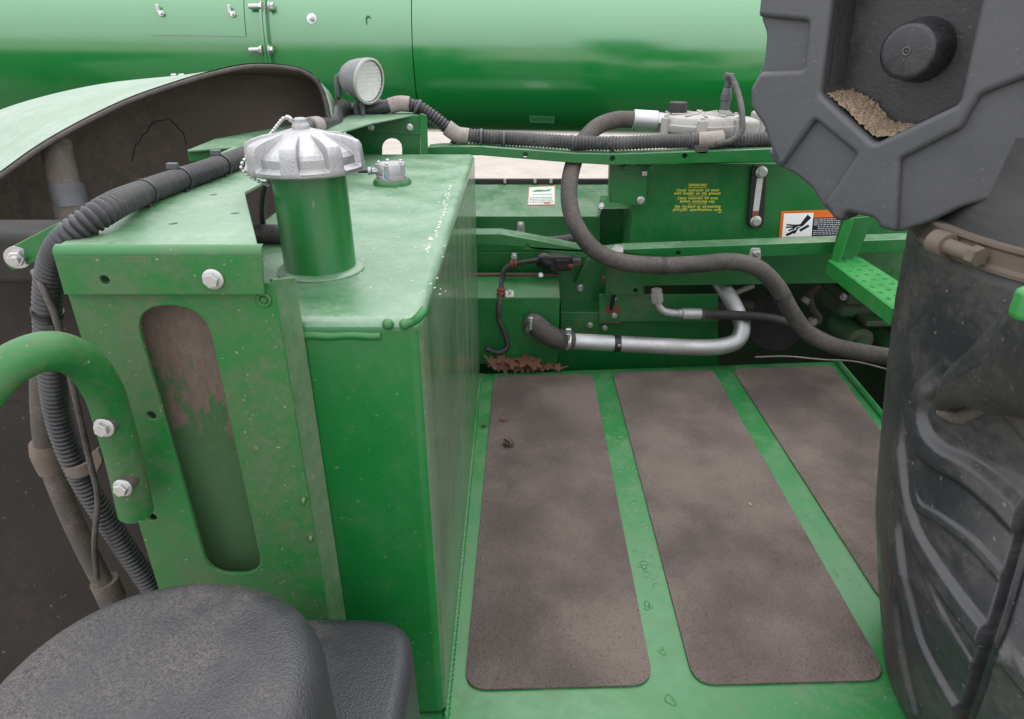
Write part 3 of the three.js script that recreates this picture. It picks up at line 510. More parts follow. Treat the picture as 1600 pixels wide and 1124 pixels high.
// ================================================================== LEFT HOSES
{
  const t = thing('ribbed_conduit', 'thick black ribbed conduit running over the post top and down its left side', 'conduit', PZ(235, 915, -0.65));
  const a = [...[[392, 240], [330, 264], [232, 298], [158, 333]].map(([u, v], i) => PY(u, v, yHose(i))), PZ(112, 366, -0.596), PZ(84, 405, -0.612), PZ(74, 460, -0.62), PZ(78, 560, -0.63), PZ(92, 660, -0.64), PZ(122, 738, -0.645), PZ(172, 822, -0.65), PZ(244, 930, -0.655)];
  function yHose(i) { return [-0.150, -0.1505, -0.150, -0.146][i]; }
  part(t, 'ribbed_sleeve', corrugated(a, 0.0134, 0.0058, 0.0026), M.conduit);
  // cable ties with heads
  const c = curveOf(a);
  for (const q of [0.10, 0.20, 0.285, 0.555]) { const p = c.getPointAt(q), d = c.getTangentAt(q), g = lathe([[0.0128, -0.0022], [0.0144, -0.0022], [0.0144, 0.0022], [0.0128, 0.0022]], p, d, 32); const tie = part(t, 'cable_tie', g, M.black); const h = p.clone().add(V(0.006, -0.013, 0.009)); part(tie, 'tie_head', rbox(h.x - 0.004, h.x + 0.004, h.y - 0.003, h.y + 0.003, h.z - 0.003, h.z + 0.003, 0.001), M.black); }
  for (const q of [0.205, 0.10]) { const p = c.getPointAt(q).add(V(-0.004, 0.0145, 0)); part(t, 'tie_block', rbox(p.x - 0.006, p.x + 0.006, p.y - 0.002, p.y + 0.005, p.z - 0.004, p.z + 0.004, 0.0012), M.plastic); }
  // beige saddle clip low down
  const ps = PZ(126, 727, -0.645), d = c.getTangentAt(0.80); part(t, 'saddle_clip', lathe([[0.013, -0.0075], [0.0165, -0.007], [0.0172, 0], [0.0165, 0.007], [0.013, 0.0075]], ps, d, 32), M.beige, 'dusty beige saddle clip');
  part(t, 'clip_ear', sheet(fillet(zpoly(-0.64, [[138, 712], [152, 700], [160, 720], [150, 742], [138, 745]]), 0.004), Z, 0.006), M.beige);
}
{
  const t = thing('brown_pipe', 'dusty brown hard pipe with two thick couplings left of the ribbed conduit', 'pipe', PZ(170, 920, -0.74));
  part(t, 'pipe', tube([PZ(66, 560, -0.73), PZ(66, 640, -0.73), PZ(72, 700, -0.735), PZ(95, 770, -0.74), PZ(130, 850, -0.745), PZ(168, 925, -0.75)], 0.0135, { step: 0.006 }), M.ductDust);
  part(t, 'coupling', tube([PZ(68, 692, -0.735), PZ(72, 712, -0.735), PZ(80, 735, -0.737)], (q) => 0.018 - 0.002 * Math.abs(q - 0.35) * 2, { radial: 20 }), M.beige);
  part(t, 'coupling', tube([PZ(162, 908, -0.75), PZ(170, 925, -0.75), PZ(176, 938, -0.75)], 0.019, { radial: 20 }), M.ductDust);
}
single('sensor_wire', tube([PZ(52, 425, -0.66), PZ(66, 450, -0.60), PZ(84, 490, -0.595), PZ(108, 580, -0.595), PZ(124, 650, -0.60), PZ(140, 720, -0.615), PZ(152, 775, -0.62), PZ(147, 850, -0.63), PZ(152, 905, -0.66)], (q) => 0.0032, { radial: 10 }), M.hoseDust, 'thin dusty cable hanging in front of the ribbed conduit', 'cable');
// ================================================================== BLACK LIDS, bottom left
function dome(cx, cz, rx, rz, yTop, yBot, expo, edge, tilt, mat, crown = 0) {
  const NA = 120, rows = [], pos = [], uv = [], idx = [];
  for (let k = 0; k <= 14; k++) rows.push([k / 14 * (1 - edge), 0]);
  for (let k = 1; k <= 14; k++) { const a = k / 14 * Math.PI / 2; rows.push([1 - edge + edge * Math.sin(a), -(1 - Math.cos(a))]); }
  for (let k = 1; k <= 10; k++) rows.push([1 + 0.03 * k / 10, -1 - k]);
  const eh = edge * Math.min(rx, rz) * 1.1, wall = (yTop - eh - yBot) / 10;
  rows.forEach(([r, y]) => { for (let j = 0; j <= NA; j++) {
    const a = j / NA * 6.28318, c = Math.cos(a), s = Math.sin(a), k = Math.pow(Math.pow(Math.abs(c), expo) + Math.pow(Math.abs(s), expo), -1 / expo);
    const x = cx + rx * r * k * c, z = cz + rz * r * k * s, yy = (y >= -1 ? yTop + y * eh : yTop - eh + (y + 1) * wall) - crown * r * r + (y > -2 ? tilt * (x - cx) : 0);
    pos.push(x, yy, z); uv.push(x, z + (y < 0 ? y * 0.02 : 0)); } });
  for (let i = 0; i < rows.length - 1; i++) for (let j = 0; j < NA; j++) { const a = i * (NA + 1) + j, b = a + NA + 1; idx.push(a, a + 1, b, b, a + 1, b + 1); }
  const g = new THREE.BufferGeometry(); g.setAttribute('position', new THREE.Float32BufferAttribute(pos, 3)); g.setAttribute('uv', new THREE.Float32BufferAttribute(uv, 2)); g.setIndex(idx); g.computeVertexNormals(); return g;
}
{
  single('storage_canister', dome(-0.268, -0.328, 0.126, 0.127, -0.424, DY, 2.15, 0.22, 0.0, M.lid, 0.006), M.lid, 'black rounded canister lid, larger and higher one, dusted with chaff in front of the post', 'canister');
  const c = PY(560, 1060, -0.6);
  single('storage_canister', dome(-0.205, -0.415, 0.104, 0.118, -0.562, DY, 5, 0.16, 0, M.lid, 0.002), M.lid, 'black square canister lid, smaller and lower one, beside the tank front', 'canister');
}
// ================================================================== LAMP BRACKET, WORK LAMP
{
  const yb = -0.168, zb = -1.70;
  const t = thing('lamp_bracket', 'green folded steel bracket with an arched cut-out under the work lamp', 'bracket', V(-0.35, TY, zb));
  const pl = ypoly(yb, [[658, 177], [584, 191], [521, 209], [470, 222], [380, 228], [293, 234], [335, 217], [430, 200], [520, 182], [600, 171]]);
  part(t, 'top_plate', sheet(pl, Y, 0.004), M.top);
  const arch = [...zpoly(zb, [[597, 262], [597, 232]]), ...[...Array(9)].map((_, k) => { const a = Math.PI * (1 - k / 8); return PZ(612.5 + 15.5 * Math.cos(a), 231 - 15 * Math.sin(a), zb); }), ...zpoly(zb, [[628, 232], [628, 262]])];
  const wl = zpoly(zb, [[540, 184], [656, 180], [657, 285], [540, 285]]);
  part(t, 'wall', sheet(wl, Z, 0.004, { holes: [arch] }), M.clean);
  part(t, 'end_flange', sheet(fillet(zpoly(zb + 0.03, [[656, 177], [667, 180], [669, 250], [657, 250]]), [0.003, 0.006, 0, 0]), Z, 0.005), M.clean);
  part(t, 'seam', rbox(PZ(586, 208, zb).x, PZ(657, 208, zb).x, PZ(620, 209, zb).y - 0.001, PZ(620, 209, zb).y + 0.0015, zb, zb + 0.003, 0.0006), M.clean);
  for (const u of [579, 640]) bolt(t, PZ(u, 199, zb + 0.001), Z, 0.0105);
  // folded lip under the front edge
  const lip = ypoly(yb - 0.001, [[521, 209], [380, 228], [293, 234]]);
  part(t, 'edge_lip', sheet([lip[2], lip[0], lip[0].clone().add(V(0, -0.02, 0)), lip[2].clone().add(V(0, -0.02, 0))], V(0, 0, 1).applyAxisAngle(Y, Math.atan2(-(lip[0].z - lip[2].z), lip[0].x - lip[2].x)), 0.004), M.clean);
}
{
  const zc = -1.70, c = PZ(566, 125, zc), n = V(0.86, -0.12, 0.5).normalize();
  const t = thing('work_lamp', 'round grey work lamp with a ribbed clear lens on a forked stand', 'lamp', PZ(563, 188, zc));
  const R = 0.0505, q = qUp(n);
  const sh = lathe([[0.0, -0.052], [0.018, -0.052], [0.030, -0.046], [0.040, -0.030], [0.0465, -0.008], [R, 0.014], [R, 0.020], [R - 0.003, 0.020], [R - 0.004, 0.012], [0.001, 0.012]], c, n, 64); sh.scale(1, 1, 1); part(t, 'housing', sh, M.lampGrey);
  part(t, 'bezel', lathe([[R - 0.004, 0.018], [R + 0.0005, 0.018], [R + 0.001, 0.023], [R - 0.003, 0.025], [R - 0.005, 0.023]], c, n, 64), M.castDusty);
  part(t, 'reflector', lathe([[0.001, 0.0125], [0.02, 0.0135], [0.035, 0.0165], [0.0445, 0.0195]], c, n, 48), M.reflector);
  // ribbed lens
  { const k = 44, pos = [], idx = [], uv = []; for (let i = 0; i <= k; i++) for (let j = 0; j <= k; j++) { let x = (i / k * 2 - 1), y = (j / k * 2 - 1); const m = Math.max(Math.abs(x), Math.abs(y)), l = Math.hypot(x, y) || 1; const s = m / l; x *= s; y *= s; const r2 = x * x + y * y; pos.push(x * 0.0465, 0.021 + 0.004 * (1 - r2) + 0.0008 * Math.sin(y * 34), y * 0.0465); uv.push(i / k, j / k); }
    for (let i = 0; i < k; i++) for (let j = 0; j < k; j++) { const a = i * (k + 1) + j, b = a + k + 1; idx.push(a, a + 1, b, b, a + 1, b + 1); }
    const g = new THREE.BufferGeometry(); g.setAttribute('position', new THREE.Float32BufferAttribute(pos, 3)); g.setAttribute('uv', new THREE.Float32BufferAttribute(uv, 2)); g.setIndex(idx); g.rotateY(Math.PI / 2); g.computeVertexNormals();
    const m = new THREE.Matrix4().makeBasis(V().crossVectors(n, V().crossVectors(Y, n).normalize()).normalize().negate(), n, V().crossVectors(Y, n).normalize());
    // local z -> vertical so that the ribs run across
    const side = V().crossVectors(n, Y).normalize(), up = V().crossVectors(side, n).normalize(); g.rotateY(-Math.PI / 2); const mm = new THREE.Matrix4().makeBasis(side, n, up.clone().negate().multiplyScalar(-1)); g.applyMatrix4(mm); g.translate(c.x, c.y, c.z); part(t, 'lens', g, M.lens); }
  // stand: fork legs
  const b = PZ(563, 187, zc), a0 = c.clone().add(V(-0.004, -0.04, 0.0));
  for (const s of [-1, 1]) part(t, 'fork_leg', tube([b.clone().add(V(s * 0.0085, 0, s * 0.004)), b.clone().add(V(s * 0.0085, 0.03, s * 0.004)), a0.clone().add(V(s * 0.004, 0.0, 0))], 0.0055, { radial: 10 }), M.plastic);
  part(t, 'foot', rbox(b.x - 0.015, b.x + 0.015, b.y - 0.004, b.y + 0.004, b.z - 0.012, b.z + 0.012, 0.002), M.plastic);
  // plug and lead at the back
  const bk = c.clone().addScaledVector(n, -0.05);
  part(t, 'plug', joined([cyl(bk, bk.clone().add(V(-0.018, 0.0, -0.004)), 0.011, 0.010), tube([bk.clone().add(V(-0.018, 0.002, 0)), bk.clone().add(V(-0.022, -0.012, 0)), bk.clone().add(V(-0.022, -0.045, 0.002))], 0.0085, { radial: 12 })]), M.plastic);
  part(t, 'lead', tube([bk.clone().add(V(-0.022, -0.04, 0)), bk.clone().add(V(-0.026, -0.062, 0.006)), bk.clone().add(V(-0.012, -0.078, 0.01)), bk.clone().add(V(0.008, -0.09, 0.012))], 0.0045, { radial: 10 }), M.hoseDust);
}
// ================================================================== WIRING HARNESS ALONG THE UPPER RAIL
{
  const t = thing('wiring_harness', 'grey ribbed wiring harness with taped joints along the upper rail', 'harness', PZ(900, 240, -1.75));
  const sm = (px, r, mat, name) => part(t, name, tube(px.map((p) => PZ(...p)), r, { step: 0.006 }), mat);
  const co = (px, r, mat) => part(t, 'ribbed_sleeve', corrugated(px.map((p) => PZ(...p)), r, 0.0085, 0.0028), mat);
  sm([[470, 205, -1.28], [490, 196, -1.38], [510, 194, -1.48], [524, 188, -1.56], [527, 176, -1.64], [538, 171, -1.70], [552, 172, -1.73]], 0.0145, M.conduit, 'smooth_sleeve');
  part(t, 'hose_collar', cyl(PZ(484, 198, -1.34), PZ(496, 196, -1.40), 0.0175), M.tape);
  sm([[534, 168, -1.70], [545, 173, -1.725], [558, 174, -1.735]], 0.0195, M.ductDust, 'tape_joint');
  sm([[556, 173, -1.735], [580, 170, -1.735], [612, 165, -1.74]], 0.016, M.conduit, 'smooth_sleeve');
  sm([[608, 166, -1.74], [624, 162, -1.745], [640, 163, -1.745]], 0.0185, M.tape, 'tape_joint');
  co([[636, 163, -1.745], [656, 169, -1.745], [680, 185, -1.745], [702, 203, -1.745]], 0.0165, M.conduit);
  sm([[698, 199, -1.745], [714, 210, -1.745], [732, 213, -1.745]], 0.0195, M.tape, 'tape_joint');
  sm([[712, 212, -1.75], [710, 220, -1.76], [704, 230, -1.78]], 0.008, M.hoseDust, 'stray_tail');
  co([[728, 212, -1.745], [770, 215, -1.745], [840, 219, -1.74], [900, 223, -1.735], [960, 224, -1.735], [1030, 221, -1.735], [1098, 219, -1.735]], 0.0178, M.conduitDust);
  sm([[1092, 219, -1.735], [1110, 218, -1.73], [1128, 216, -1.735]], 0.0195, M.tape, 'tape_joint');
  co([[1122, 219, -1.745], [1160, 219, -1.745], [1215, 217, -1.745]], 0.0178, M.conduitDust);
  for (const [u, v] of [[594, 168], [652, 168], [752, 214], [787, 217], [894, 223], [958, 225], [1080, 220]]) { const p = PZ(u, v, u < 700 ? -1.742 : -1.738); const tie = part(t, 'cable_tie', lathe([[0.0165, -0.003], [0.0198, -0.003], [0.0198, 0.003], [0.0165, 0.003]], p, V(1, u === 652 ? -0.5 : -0.03, 0), 28), M.plastic); part(tie, 'tie_head', rbox(p.x - 0.005, p.x + 0.005, p.y - 0.026, p.y - 0.018, p.z + 0.002, p.z + 0.012, 0.0015), M.plastic); }
  const f = PZ(1098, 233, -1.712); part(t, 'tape_flap', sheet(fillet(zpoly(-1.705, [[1085, 228], [1107, 227], [1108, 237], [1102, 241], [1088, 240]]), 0.004), Z, 0.004), M.hoseDust);
}
// ================================================================== RAILS
function rail(name, label, top, bottom, z, flange, holes, mats) {
  const t = thing(name, label, 'rail', PZ(top[2][0], bottom[2][1], z));
  part(t, 'web', sheet(zpoly(z, [...top, ...bottom.slice().reverse()]), Z, 0.005, { holes: holes.map(([u, v, r]) => ({ c: PZ(u, v, z), r })) }), mats[0]);
  const pos = [], uv = [], idx = [];
  const pts = top.map(([u, v]) => PZ(u, v, z));
  const list = []; for (let i = 0; i < pts.length - 1; i++) { const a = pts[i], b = pts[i + 1], n = V(-(b.y - a.y), b.x - a.x, 0).normalize(); list.push(sheet([a.clone().add(V(0, 0.0005, -0.001)), b.clone().add(V(0, 0.0005, -0.001)), b.clone().add(V(0, 0.0005, -flange)), a.clone().add(V(0, 0.0005, -flange))], n, 0.004, { bevel: 0.001 })); }
  part(t, 'top_flange', joined(list), mats[1]);
  part(t, 'back_web', sheet([...top, ...bottom.slice().reverse()].map(([u, v]) => PZ(u, v, z).add(V(0, -0.002, -flange + 0.004))), Z, 0.003), mats[0]);
  return t;
}
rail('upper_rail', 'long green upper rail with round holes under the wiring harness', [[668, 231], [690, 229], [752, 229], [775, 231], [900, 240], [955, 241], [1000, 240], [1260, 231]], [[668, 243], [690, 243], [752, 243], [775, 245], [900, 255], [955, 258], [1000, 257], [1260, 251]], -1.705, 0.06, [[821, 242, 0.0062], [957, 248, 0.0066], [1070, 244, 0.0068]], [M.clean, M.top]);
{
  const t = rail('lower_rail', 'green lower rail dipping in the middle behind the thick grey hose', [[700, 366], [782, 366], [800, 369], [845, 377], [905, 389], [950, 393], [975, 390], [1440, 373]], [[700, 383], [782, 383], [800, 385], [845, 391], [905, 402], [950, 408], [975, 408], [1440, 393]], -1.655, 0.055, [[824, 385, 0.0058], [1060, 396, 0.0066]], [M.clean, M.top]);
  bolt(t, PZ(965, 386, -1.70).add(V(0, 0.0, 0.02)), Y, 0.013);
}
// ================================================================== HYDRAULIC RESERVOIR
{
  const z = -1.79, t = thing('hydraulic_reservoir', 'flat green hydraulic reservoir with yellow lettering, sight gauge and warning sticker', 'reservoir', V(0.75, PZ(1000, 390, z).y, z));
  const a = PZ(988, 255, z), b = PZ(1460, 400, z);
  part(t, 'front_sheet', rbox(PZ(988, 320, z).x, b.x, b.y, a.y + 0.0, z - 0.22, z, 0.004), M.clean);
  // bracket plate at its left
  part(t, 'corner_plate', sheet(zpoly(z + 0.035, [[955, 257], [1012, 258], [1009, 323], [953, 316]]), Z, 0.004), M.clean);
  part(t, 'plate_flange', sheet(zpoly(z + 0.035, [[953, 256], [956, 256], [955, 318], [952, 317]]), Z, 0.03), M.mid);
  bolt(t, PZ(1001, 313, z + 0.036), Z, 0.0125); part(t, 'square_nut', rbox(PZ(998, 266, z).x, PZ(1006, 266, z).x, PZ(1000, 270, z).y, PZ(1000, 262, z).y, z + 0.034, z + 0.05, 0.002), M.zinc);
  for (const [u, v] of [[976, 261], [1015, 261]]) part(t, 'nut', cyl(PZ(u, v, z + 0.045).add(V(0, -0.006, 0)), PZ(u, v, z + 0.045).add(V(0, 0.004, 0)), 0.009, 0.009, 6), M.mid);
  // lettering
  const zz = z + 0.0015;
  const txt = canvasMat(1024, 560, (x, w, h) => { x.clearRect(0, 0, w, h); x.fillStyle = '#d8cf52'; x.textAlign = 'center'; x.textBaseline = 'middle';
    const line = (s, y, p, wd) => { x.font = `italic bold ${p}px sans-serif`; const m = x.measureText(s).width; x.save(); x.translate(w / 2 - 4, y); x.scale(wd / m, 1); x.fillText(s, 0, 0); x.restore(); };
    line('IMPORTANT', 50, 66, 350); x.fillRect(340, 92, 340, 7);
    line('Check  hydraulic  oil  level', 140, 62, 800); line('with  header  on  the  ground.', 196, 62, 890); x.fillRect(330, 240, 340, 7);
    line('Clean  reservoir  fill  area', 282, 62, 760); line('before  removing  cap.', 340, 62, 670); x.fillRect(330, 384, 340, 7);
    line('Use  Hy-Gard  or  oil meeting', 434, 62, 880); line('JDM-J20C  specifications  only.', 492, 62, 940); x.fillRect(900, 540, 80, 10); }, { alpha: true, rough: 0.4 });
  part(t, 'yellow_lettering', quad(PZ(1048, 285, zz), PZ(1133, 285, zz), PZ(1132, 333.5, zz), PZ(1048, 333.5, zz)), txt, 'yellow lettering about checking the oil level');
  // warning sticker
  const ws = canvasMat(512, 264, (x, w, h) => {
    x.fillStyle = '#d9691c'; x.fillRect(0, 0, w, h); x.fillStyle = '#efeeee'; x.fillRect(22, 22, 218, 206); x.fillStyle = '#1b1b2b'; x.fillRect(240, 66, 256, 162);
    x.strokeStyle = '#16161c'; x.lineCap = 'butt'; x.lineJoin = 'miter'; x.fillStyle = '#16161c';
    x.beginPath(); x.moveTo(196, 36); x.lineTo(226, 66); x.lineTo(176, 128); x.lineTo(150, 150); x.lineTo(92, 156); x.lineTo(100, 124); x.lineTo(150, 118); x.closePath(); x.fill();
    x.lineWidth = 13; for (const [a, b, c, d] of [[110, 128, 48, 120], [108, 142, 44, 142], [116, 152, 66, 172], [134, 152, 110, 200]]) { x.beginPath(); x.moveTo(a, b); x.lineTo(c, d); x.stroke(); }
    x.lineWidth = 22; x.beginPath(); x.moveTo(52, 214); x.lineTo(118, 176); x.stroke(); x.beginPath(); x.moveTo(150, 176); x.lineTo(214, 132); x.stroke();
    x.lineWidth = 5; x.strokeStyle = '#efeeee'; x.beginPath(); x.moveTo(108, 156); x.lineTo(140, 136); x.lineTo(164, 146); x.stroke();
    const r = mulberry(77); x.fillStyle = '#d6d6da'; for (let k = 0; k < 9; k++) { let px = 250 + (k === 4 || k === 5 ? 30 : 0); const y = 76 + k * 16.5; while (px < 480) { const l = 8 + r() * 26; x.fillRect(px, y, Math.min(l, 486 - px), 6); px += l + 5; } }
    x.strokeStyle = '#d9691c'; x.lineWidth = 1;
  });
  part(t, 'warning_sticker', quad(PZ(1221, 330, zz), PZ(1330, 327, zz), PZ(1326, 374, zz), PZ(1217, 377, zz)), ws, 'orange bordered warning sticker with hand pictogram');
  // sight gauge
  const gz = z + 0.0008, gp = fillet(zpoly(gz + 0.014, [[1176, 258], [1200, 258], [1194, 356], [1168, 356]]), 0.018, 8);
  const gauge = part(t, 'sight_gauge', sheet(gp, Z, 0.014, { bevel: 0.003 }), M.black, 'black sight gauge with white tube');
  const tubeMat = plain([0.72, 0.71, 0.70], 0.3, { amt: 0.15, dust: [0.6, 0.55, 0.5], size: 0.1 });
  const s0 = PZ(1187.5, 281, gz + 0.017), s1 = PZ(1181, 330, gz + 0.017), s2 = PZ(1180, 339, gz + 0.017);
  part(gauge, 'sight_tube', sheet([...[[1183, 279], [1193, 279], [1186, 330], [1176.5, 330]].map(([u, v]) => PZ(u, v, gz + 0.0165))], Z, 0.003), tubeMat);
  part(gauge, 'float_band', sheet([...[[1176.5, 330], [1186, 330], [1185, 339], [1175.5, 339]].map(([u, v]) => PZ(u, v, gz + 0.017))], Z, 0.003), M.red);
  bolt(t, PZ(1190, 269, gz + 0.0145), Z, 0.019, M.zinc, flangeBolt, 'gauge_bolt'); bolt(t, PZ(1181, 346, gz + 0.0145), Z, 0.019, M.zinc, flangeBolt, 'gauge_bolt');
}
// ================================================================== FILTER
{
  const zc = -1.86, c = PZ(1094, 203, zc), t = thing('filter_head', 'dusty grey cast filter head with a black knob behind the upper rail', 'filter', c.clone().add(V(0, -0.12, 0)));
  const R = 0.104;
  part(t, 'bowl', lathe([[0, -0.045], [0.09, -0.045], [0.096, -0.03], [0.096, 0.002], [0, 0.002]], c, Y, 64), M.castDusty);
  part(t, 'lid', lathe([[0, 0.0], [R - 0.002, 0.0], [R, 0.003], [R, 0.017], [R - 0.002, 0.019], [R - 0.003, 0.022], [R - 0.004, 0.033], [R - 0.008, 0.037], [0.06, 0.040], [0, 0.041]], c, Y, 72), M.castDusty);
  for (let k = 0; k < 6; k++) { const a = k / 6 * 6.283 + 0.75, p = c.clone().add(V(Math.cos(a) * R, -0.012, Math.sin(a) * R)); part(t, 'lug', cyl(p, p.clone().add(V(0, 0.046, 0)), 0.0125), M.castDusty); bolt(t, p.clone().add(V(0, 0.046, 0)), Y, 0.010, M.castDusty); }
  for (let k = 0; k < 10; k++) { const a = k / 10 * 6.283 + 0.2, p = c.clone(); const g = rbox(0.012, 0.085, 0.039, 0.0435, -0.003, 0.003, 0.002); g.rotateY(a); g.translate(p.x, p.y, p.z); part(t, 'lid_rib', g, M.castDusty); }
  const kn = PZ(1060, 174, zc), kc = V(kn.x, c.y + 0.041, zc - 0.01); const kp = []; for (let k = 0; k < 120; k++) { const a = k / 120 * 6.283, r = 0.0245 - 0.0025 * (0.5 + 0.5 * Math.cos(a * 10)); kp.push(V(kc.x + r * Math.cos(a), kc.y + 0.028, kc.z + r * Math.sin(a))); }
  part(t, 'knob', sheet(kp, Y, 0.027, { bevel: 0.003 }), M.rubber, 'black fluted knob');
  const sx = PZ(1126, 180, zc), sc = V(sx.x, c.y + 0.04, zc + 0.03);
  part(t, 'sensor_nut', cyl(sc, sc.clone().add(V(0, 0.012, 0)), 0.0145, 0.0145, 6), M.castDusty);
  const pl = part(t, 'sensor_body', joined([cyl(sc.clone().add(V(0, 0.011, 0)), sc.clone().add(V(0, 0.036, 0)), 0.0115), cyl(sc.clone().add(V(0, 0.035, 0)), sc.clone().add(V(0, 0.047, 0)), 0.014), cyl(sc.clone().add(V(0, 0.047, 0)), sc.clone().add(V(0, 0.066, 0)), 0.0135, 0.010), cyl(sc.clone().add(V(0, 0.066, 0)), sc.clone().add(V(0.001, 0.088, 0)), 0.009)]), M.plastic);
  part(t, 'sensor_elbow', rbox(sc.x - 0.008, sc.x + 0.012, sc.y + 0.084, sc.y + 0.1, sc.z - 0.009, sc.z + 0.009, 0.004), M.plastic);
  const z2 = zc + 0.04; part(t, 'sensor_lead', tube([PZ(1132, 118, z2), PZ(1141, 120, z2), PZ(1153, 145, zc + 0.07), PZ(1160, 185, zc + 0.13), PZ(1157, 208, zc + 0.145), PZ(1140, 221, zc + 0.148), PZ(1118, 224, zc + 0.145)], 0.0075, { radial: 12 }), M.conduitDust);
  // outlet side, right
  const o = PZ(1175, 195, zc + 0.02);
  part(t, 'outlet_block', rbox(PZ(1152, 200, zc).x, PZ(1180, 200, zc).x, c.y - 0.07, c.y + 0.03, zc - 0.05, zc + 0.045, 0.012), M.castDusty);
  part(t, 'outlet_flange', rbox(PZ(1178, 200, zc).x, PZ(1190, 200, zc).x, c.y - 0.04, c.y + 0.045, zc - 0.045, zc + 0.04, 0.008), M.castDusty);
  for (const v of [183, 203]) bolt(t, V(PZ(1190, v, zc).x, PZ(1190, v, zc).y, zc + 0.03), X, 0.016, M.castDusty, hexNut, 'nut');
  part(t, 'outlet_stub', cyl(V(PZ(1185, 205, zc).x, c.y - 0.02, zc), V(PZ(1260, 205, zc).x, c.y - 0.02, zc), 0.025), M.castDusty);
  // inlet nut and ferrule, left
  const i0 = PZ(1036, 191, zc), i1 = PZ(1026, 190, zc), i2 = PZ(989, 186, zc - 0.0);
  part(t, 'inlet_nut', cyl(i0, i1, 0.026, 0.026, 6), M.alu); part(t, 'ferrule', cyl(i1, i2, 0.027, 0.0245), M.alu);
}
// ================================================================== THICK GREY HOSE
{
  const t = thing('suction_hose', 'thick dusty grey rubber hose looping from the filter down to the right', 'hose', PZ(1050, 430, -1.6));
  const px = [[992, 187, -1.86], [965, 187, -1.85], [935, 197, -1.83], [912, 220, -1.79], [898, 250, -1.75], [890, 285, -1.70], [891, 325, -1.655], [905, 362, -1.62], [932, 393, -1.60], [970, 409, -1.59], [1030, 415, -1.59], [1090, 413, -1.59], [1140, 409, -1.59], [1180, 417, -1.59], [1212, 445, -1.585], [1235, 485, -1.58], [1262, 520, -1.57], [1305, 541, -1.55], [1350, 551, -1.52], [1420, 563, -1.46]];
  part(t, 'hose', tube(px.map((p) => PZ(...p)), (q) => 0.0212, { radial: 28, step: 0.008 }), M.hoseDust);
  const cv = curveOf(px.map((p) => PZ(...p)));
  for (const q of [0.489, 0.735]) { const p = cv.getPointAt(q), d = cv.getTangentAt(q); part(t, 'clip_band', lathe([[0.0205, -0.005], [0.0222, -0.005], [0.0222, 0.005], [0.0205, 0.005]], p, d, 36), M.rubber); }
  // right clip tab with bolt
  const tb = fillet(zpoly(-1.615, [[1174, 388], [1189, 388], [1189, 404], [1180, 418], [1168, 414]]), 0.006);
  part(t, 'clip_tab', sheet(tb, Z, 0.004), M.castDusty); bolt(t, PZ(1182, 396, -1.614), Z, 0.0115);
  const tb2 = ypoly(PZ(965, 388, -1.65).y + 0.006, [[952, 392], [962, 382], [974, 384], [974, 393]]); part(t, 'clip_tab', sheet(tb2, Y, 0.004), M.castDusty);
}
// ================================================================== LEFT BACK WALL AND COVERS
{
  const t = thing('sloped_cover', 'pale green sloped engine cover with a small safety sticker behind the thick hose', 'cover', V(0.05, -0.6, -1.87));
  const zf = -1.86, zb = -2.06, L0 = PZ(640, 338, zf), R0 = PZ(937, 338, zf), L1 = PZ(640, 288, zb), R1 = PZ(957, 284, zb);
  const n = R0.clone().sub(L0).cross(L1.clone().sub(L0)).normalize();
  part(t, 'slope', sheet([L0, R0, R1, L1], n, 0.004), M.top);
  part(t, 'front', sheet([L0.clone().add(V(0, -0.001, 0)), R0.clone().add(V(0, -0.001, 0)), PZ(937, 500, zf), PZ(640, 500, zf)], Z, 0.004), M.clean);
  part(t, 'seal_strip', rbox(L1.x, R1.x, L1.y - 0.006, L1.y + 0.014, zb - 0.02, zb + 0.002, 0.003), M.dark, 'black rubber seal along the cover');
  for (const u of [789, 836, 861]) { const p = PZ(u, 284, zb + 0.004); part(t, 'clip', rbox(p.x - 0.004, p.x + 0.004, p.y - 0.004, p.y + 0.008, p.z - 0.002, p.z + 0.006, 0.001), M.castDusty); }
  const q = (u, v) => PP(u, v, L0.clone().addScaledVector(n, 0.0012), n);
  part(t, 'safety_sticker', quad(q(826, 292), q(868, 290), q(868, 320), q(824, 321)), canvasMat(256, 176, (x, w, h) => { x.fillStyle = '#b98f7c'; x.fillRect(0, 0, w, h); x.fillStyle = '#cfd6cf'; x.fillRect(10, 8, w - 20, h - 16); x.fillStyle = '#5d8a6a'; x.beginPath(); x.moveTo(30, 44); x.lineTo(90, 30); x.lineTo(160, 40); x.lineTo(220, 30); x.lineTo(200, 52); x.lineTo(120, 56); x.lineTo(60, 54); x.fill(); x.fillStyle = '#7d8f84'; x.fillRect(34, 78, 190, 6); const r = mulberry(5); x.fillStyle = '#777a78'; for (let k = 0; k < 4; k++) { let px = 20; while (px < 225) { const l = 6 + r() * 18; x.fillRect(px, 104 + k * 15, l, 8); px += l + 5; } } x.fillStyle = '#a66a52'; x.fillRect(150, 150, 60, 16); }), 'small white safety sticker with a faded red edge');
  bolt(t, PZ(940, 322, -1.80), V(0, 0.5, 1), 0.011);
  const cb = fillet(zpoly(zf + 0.012, [[808, 347], [819, 347], [820, 366], [807, 366]]), 0.004); part(t, 'clip_tab', sheet(cb, Z, 0.004), M.castDusty); bolt(t, PZ(813, 353, zf + 0.0125), Z, 0.011);
  part(t, 'recess_wall', sheet([PZ(937, 326, -1.93), PZ(992, 326, -1.93), PZ(992, 400, -1.93), PZ(937, 400, -1.93)], Z, 0.004), M.clean);
  part(t, 'ledge', sheet([PZ(935, 326, zf + 0.03), PZ(990, 322, zf + 0.03), PZ(990, 318, -1.93), PZ(937, 322, -1.93)], V(0, 1, 0.15), 0.004), M.mid);
}
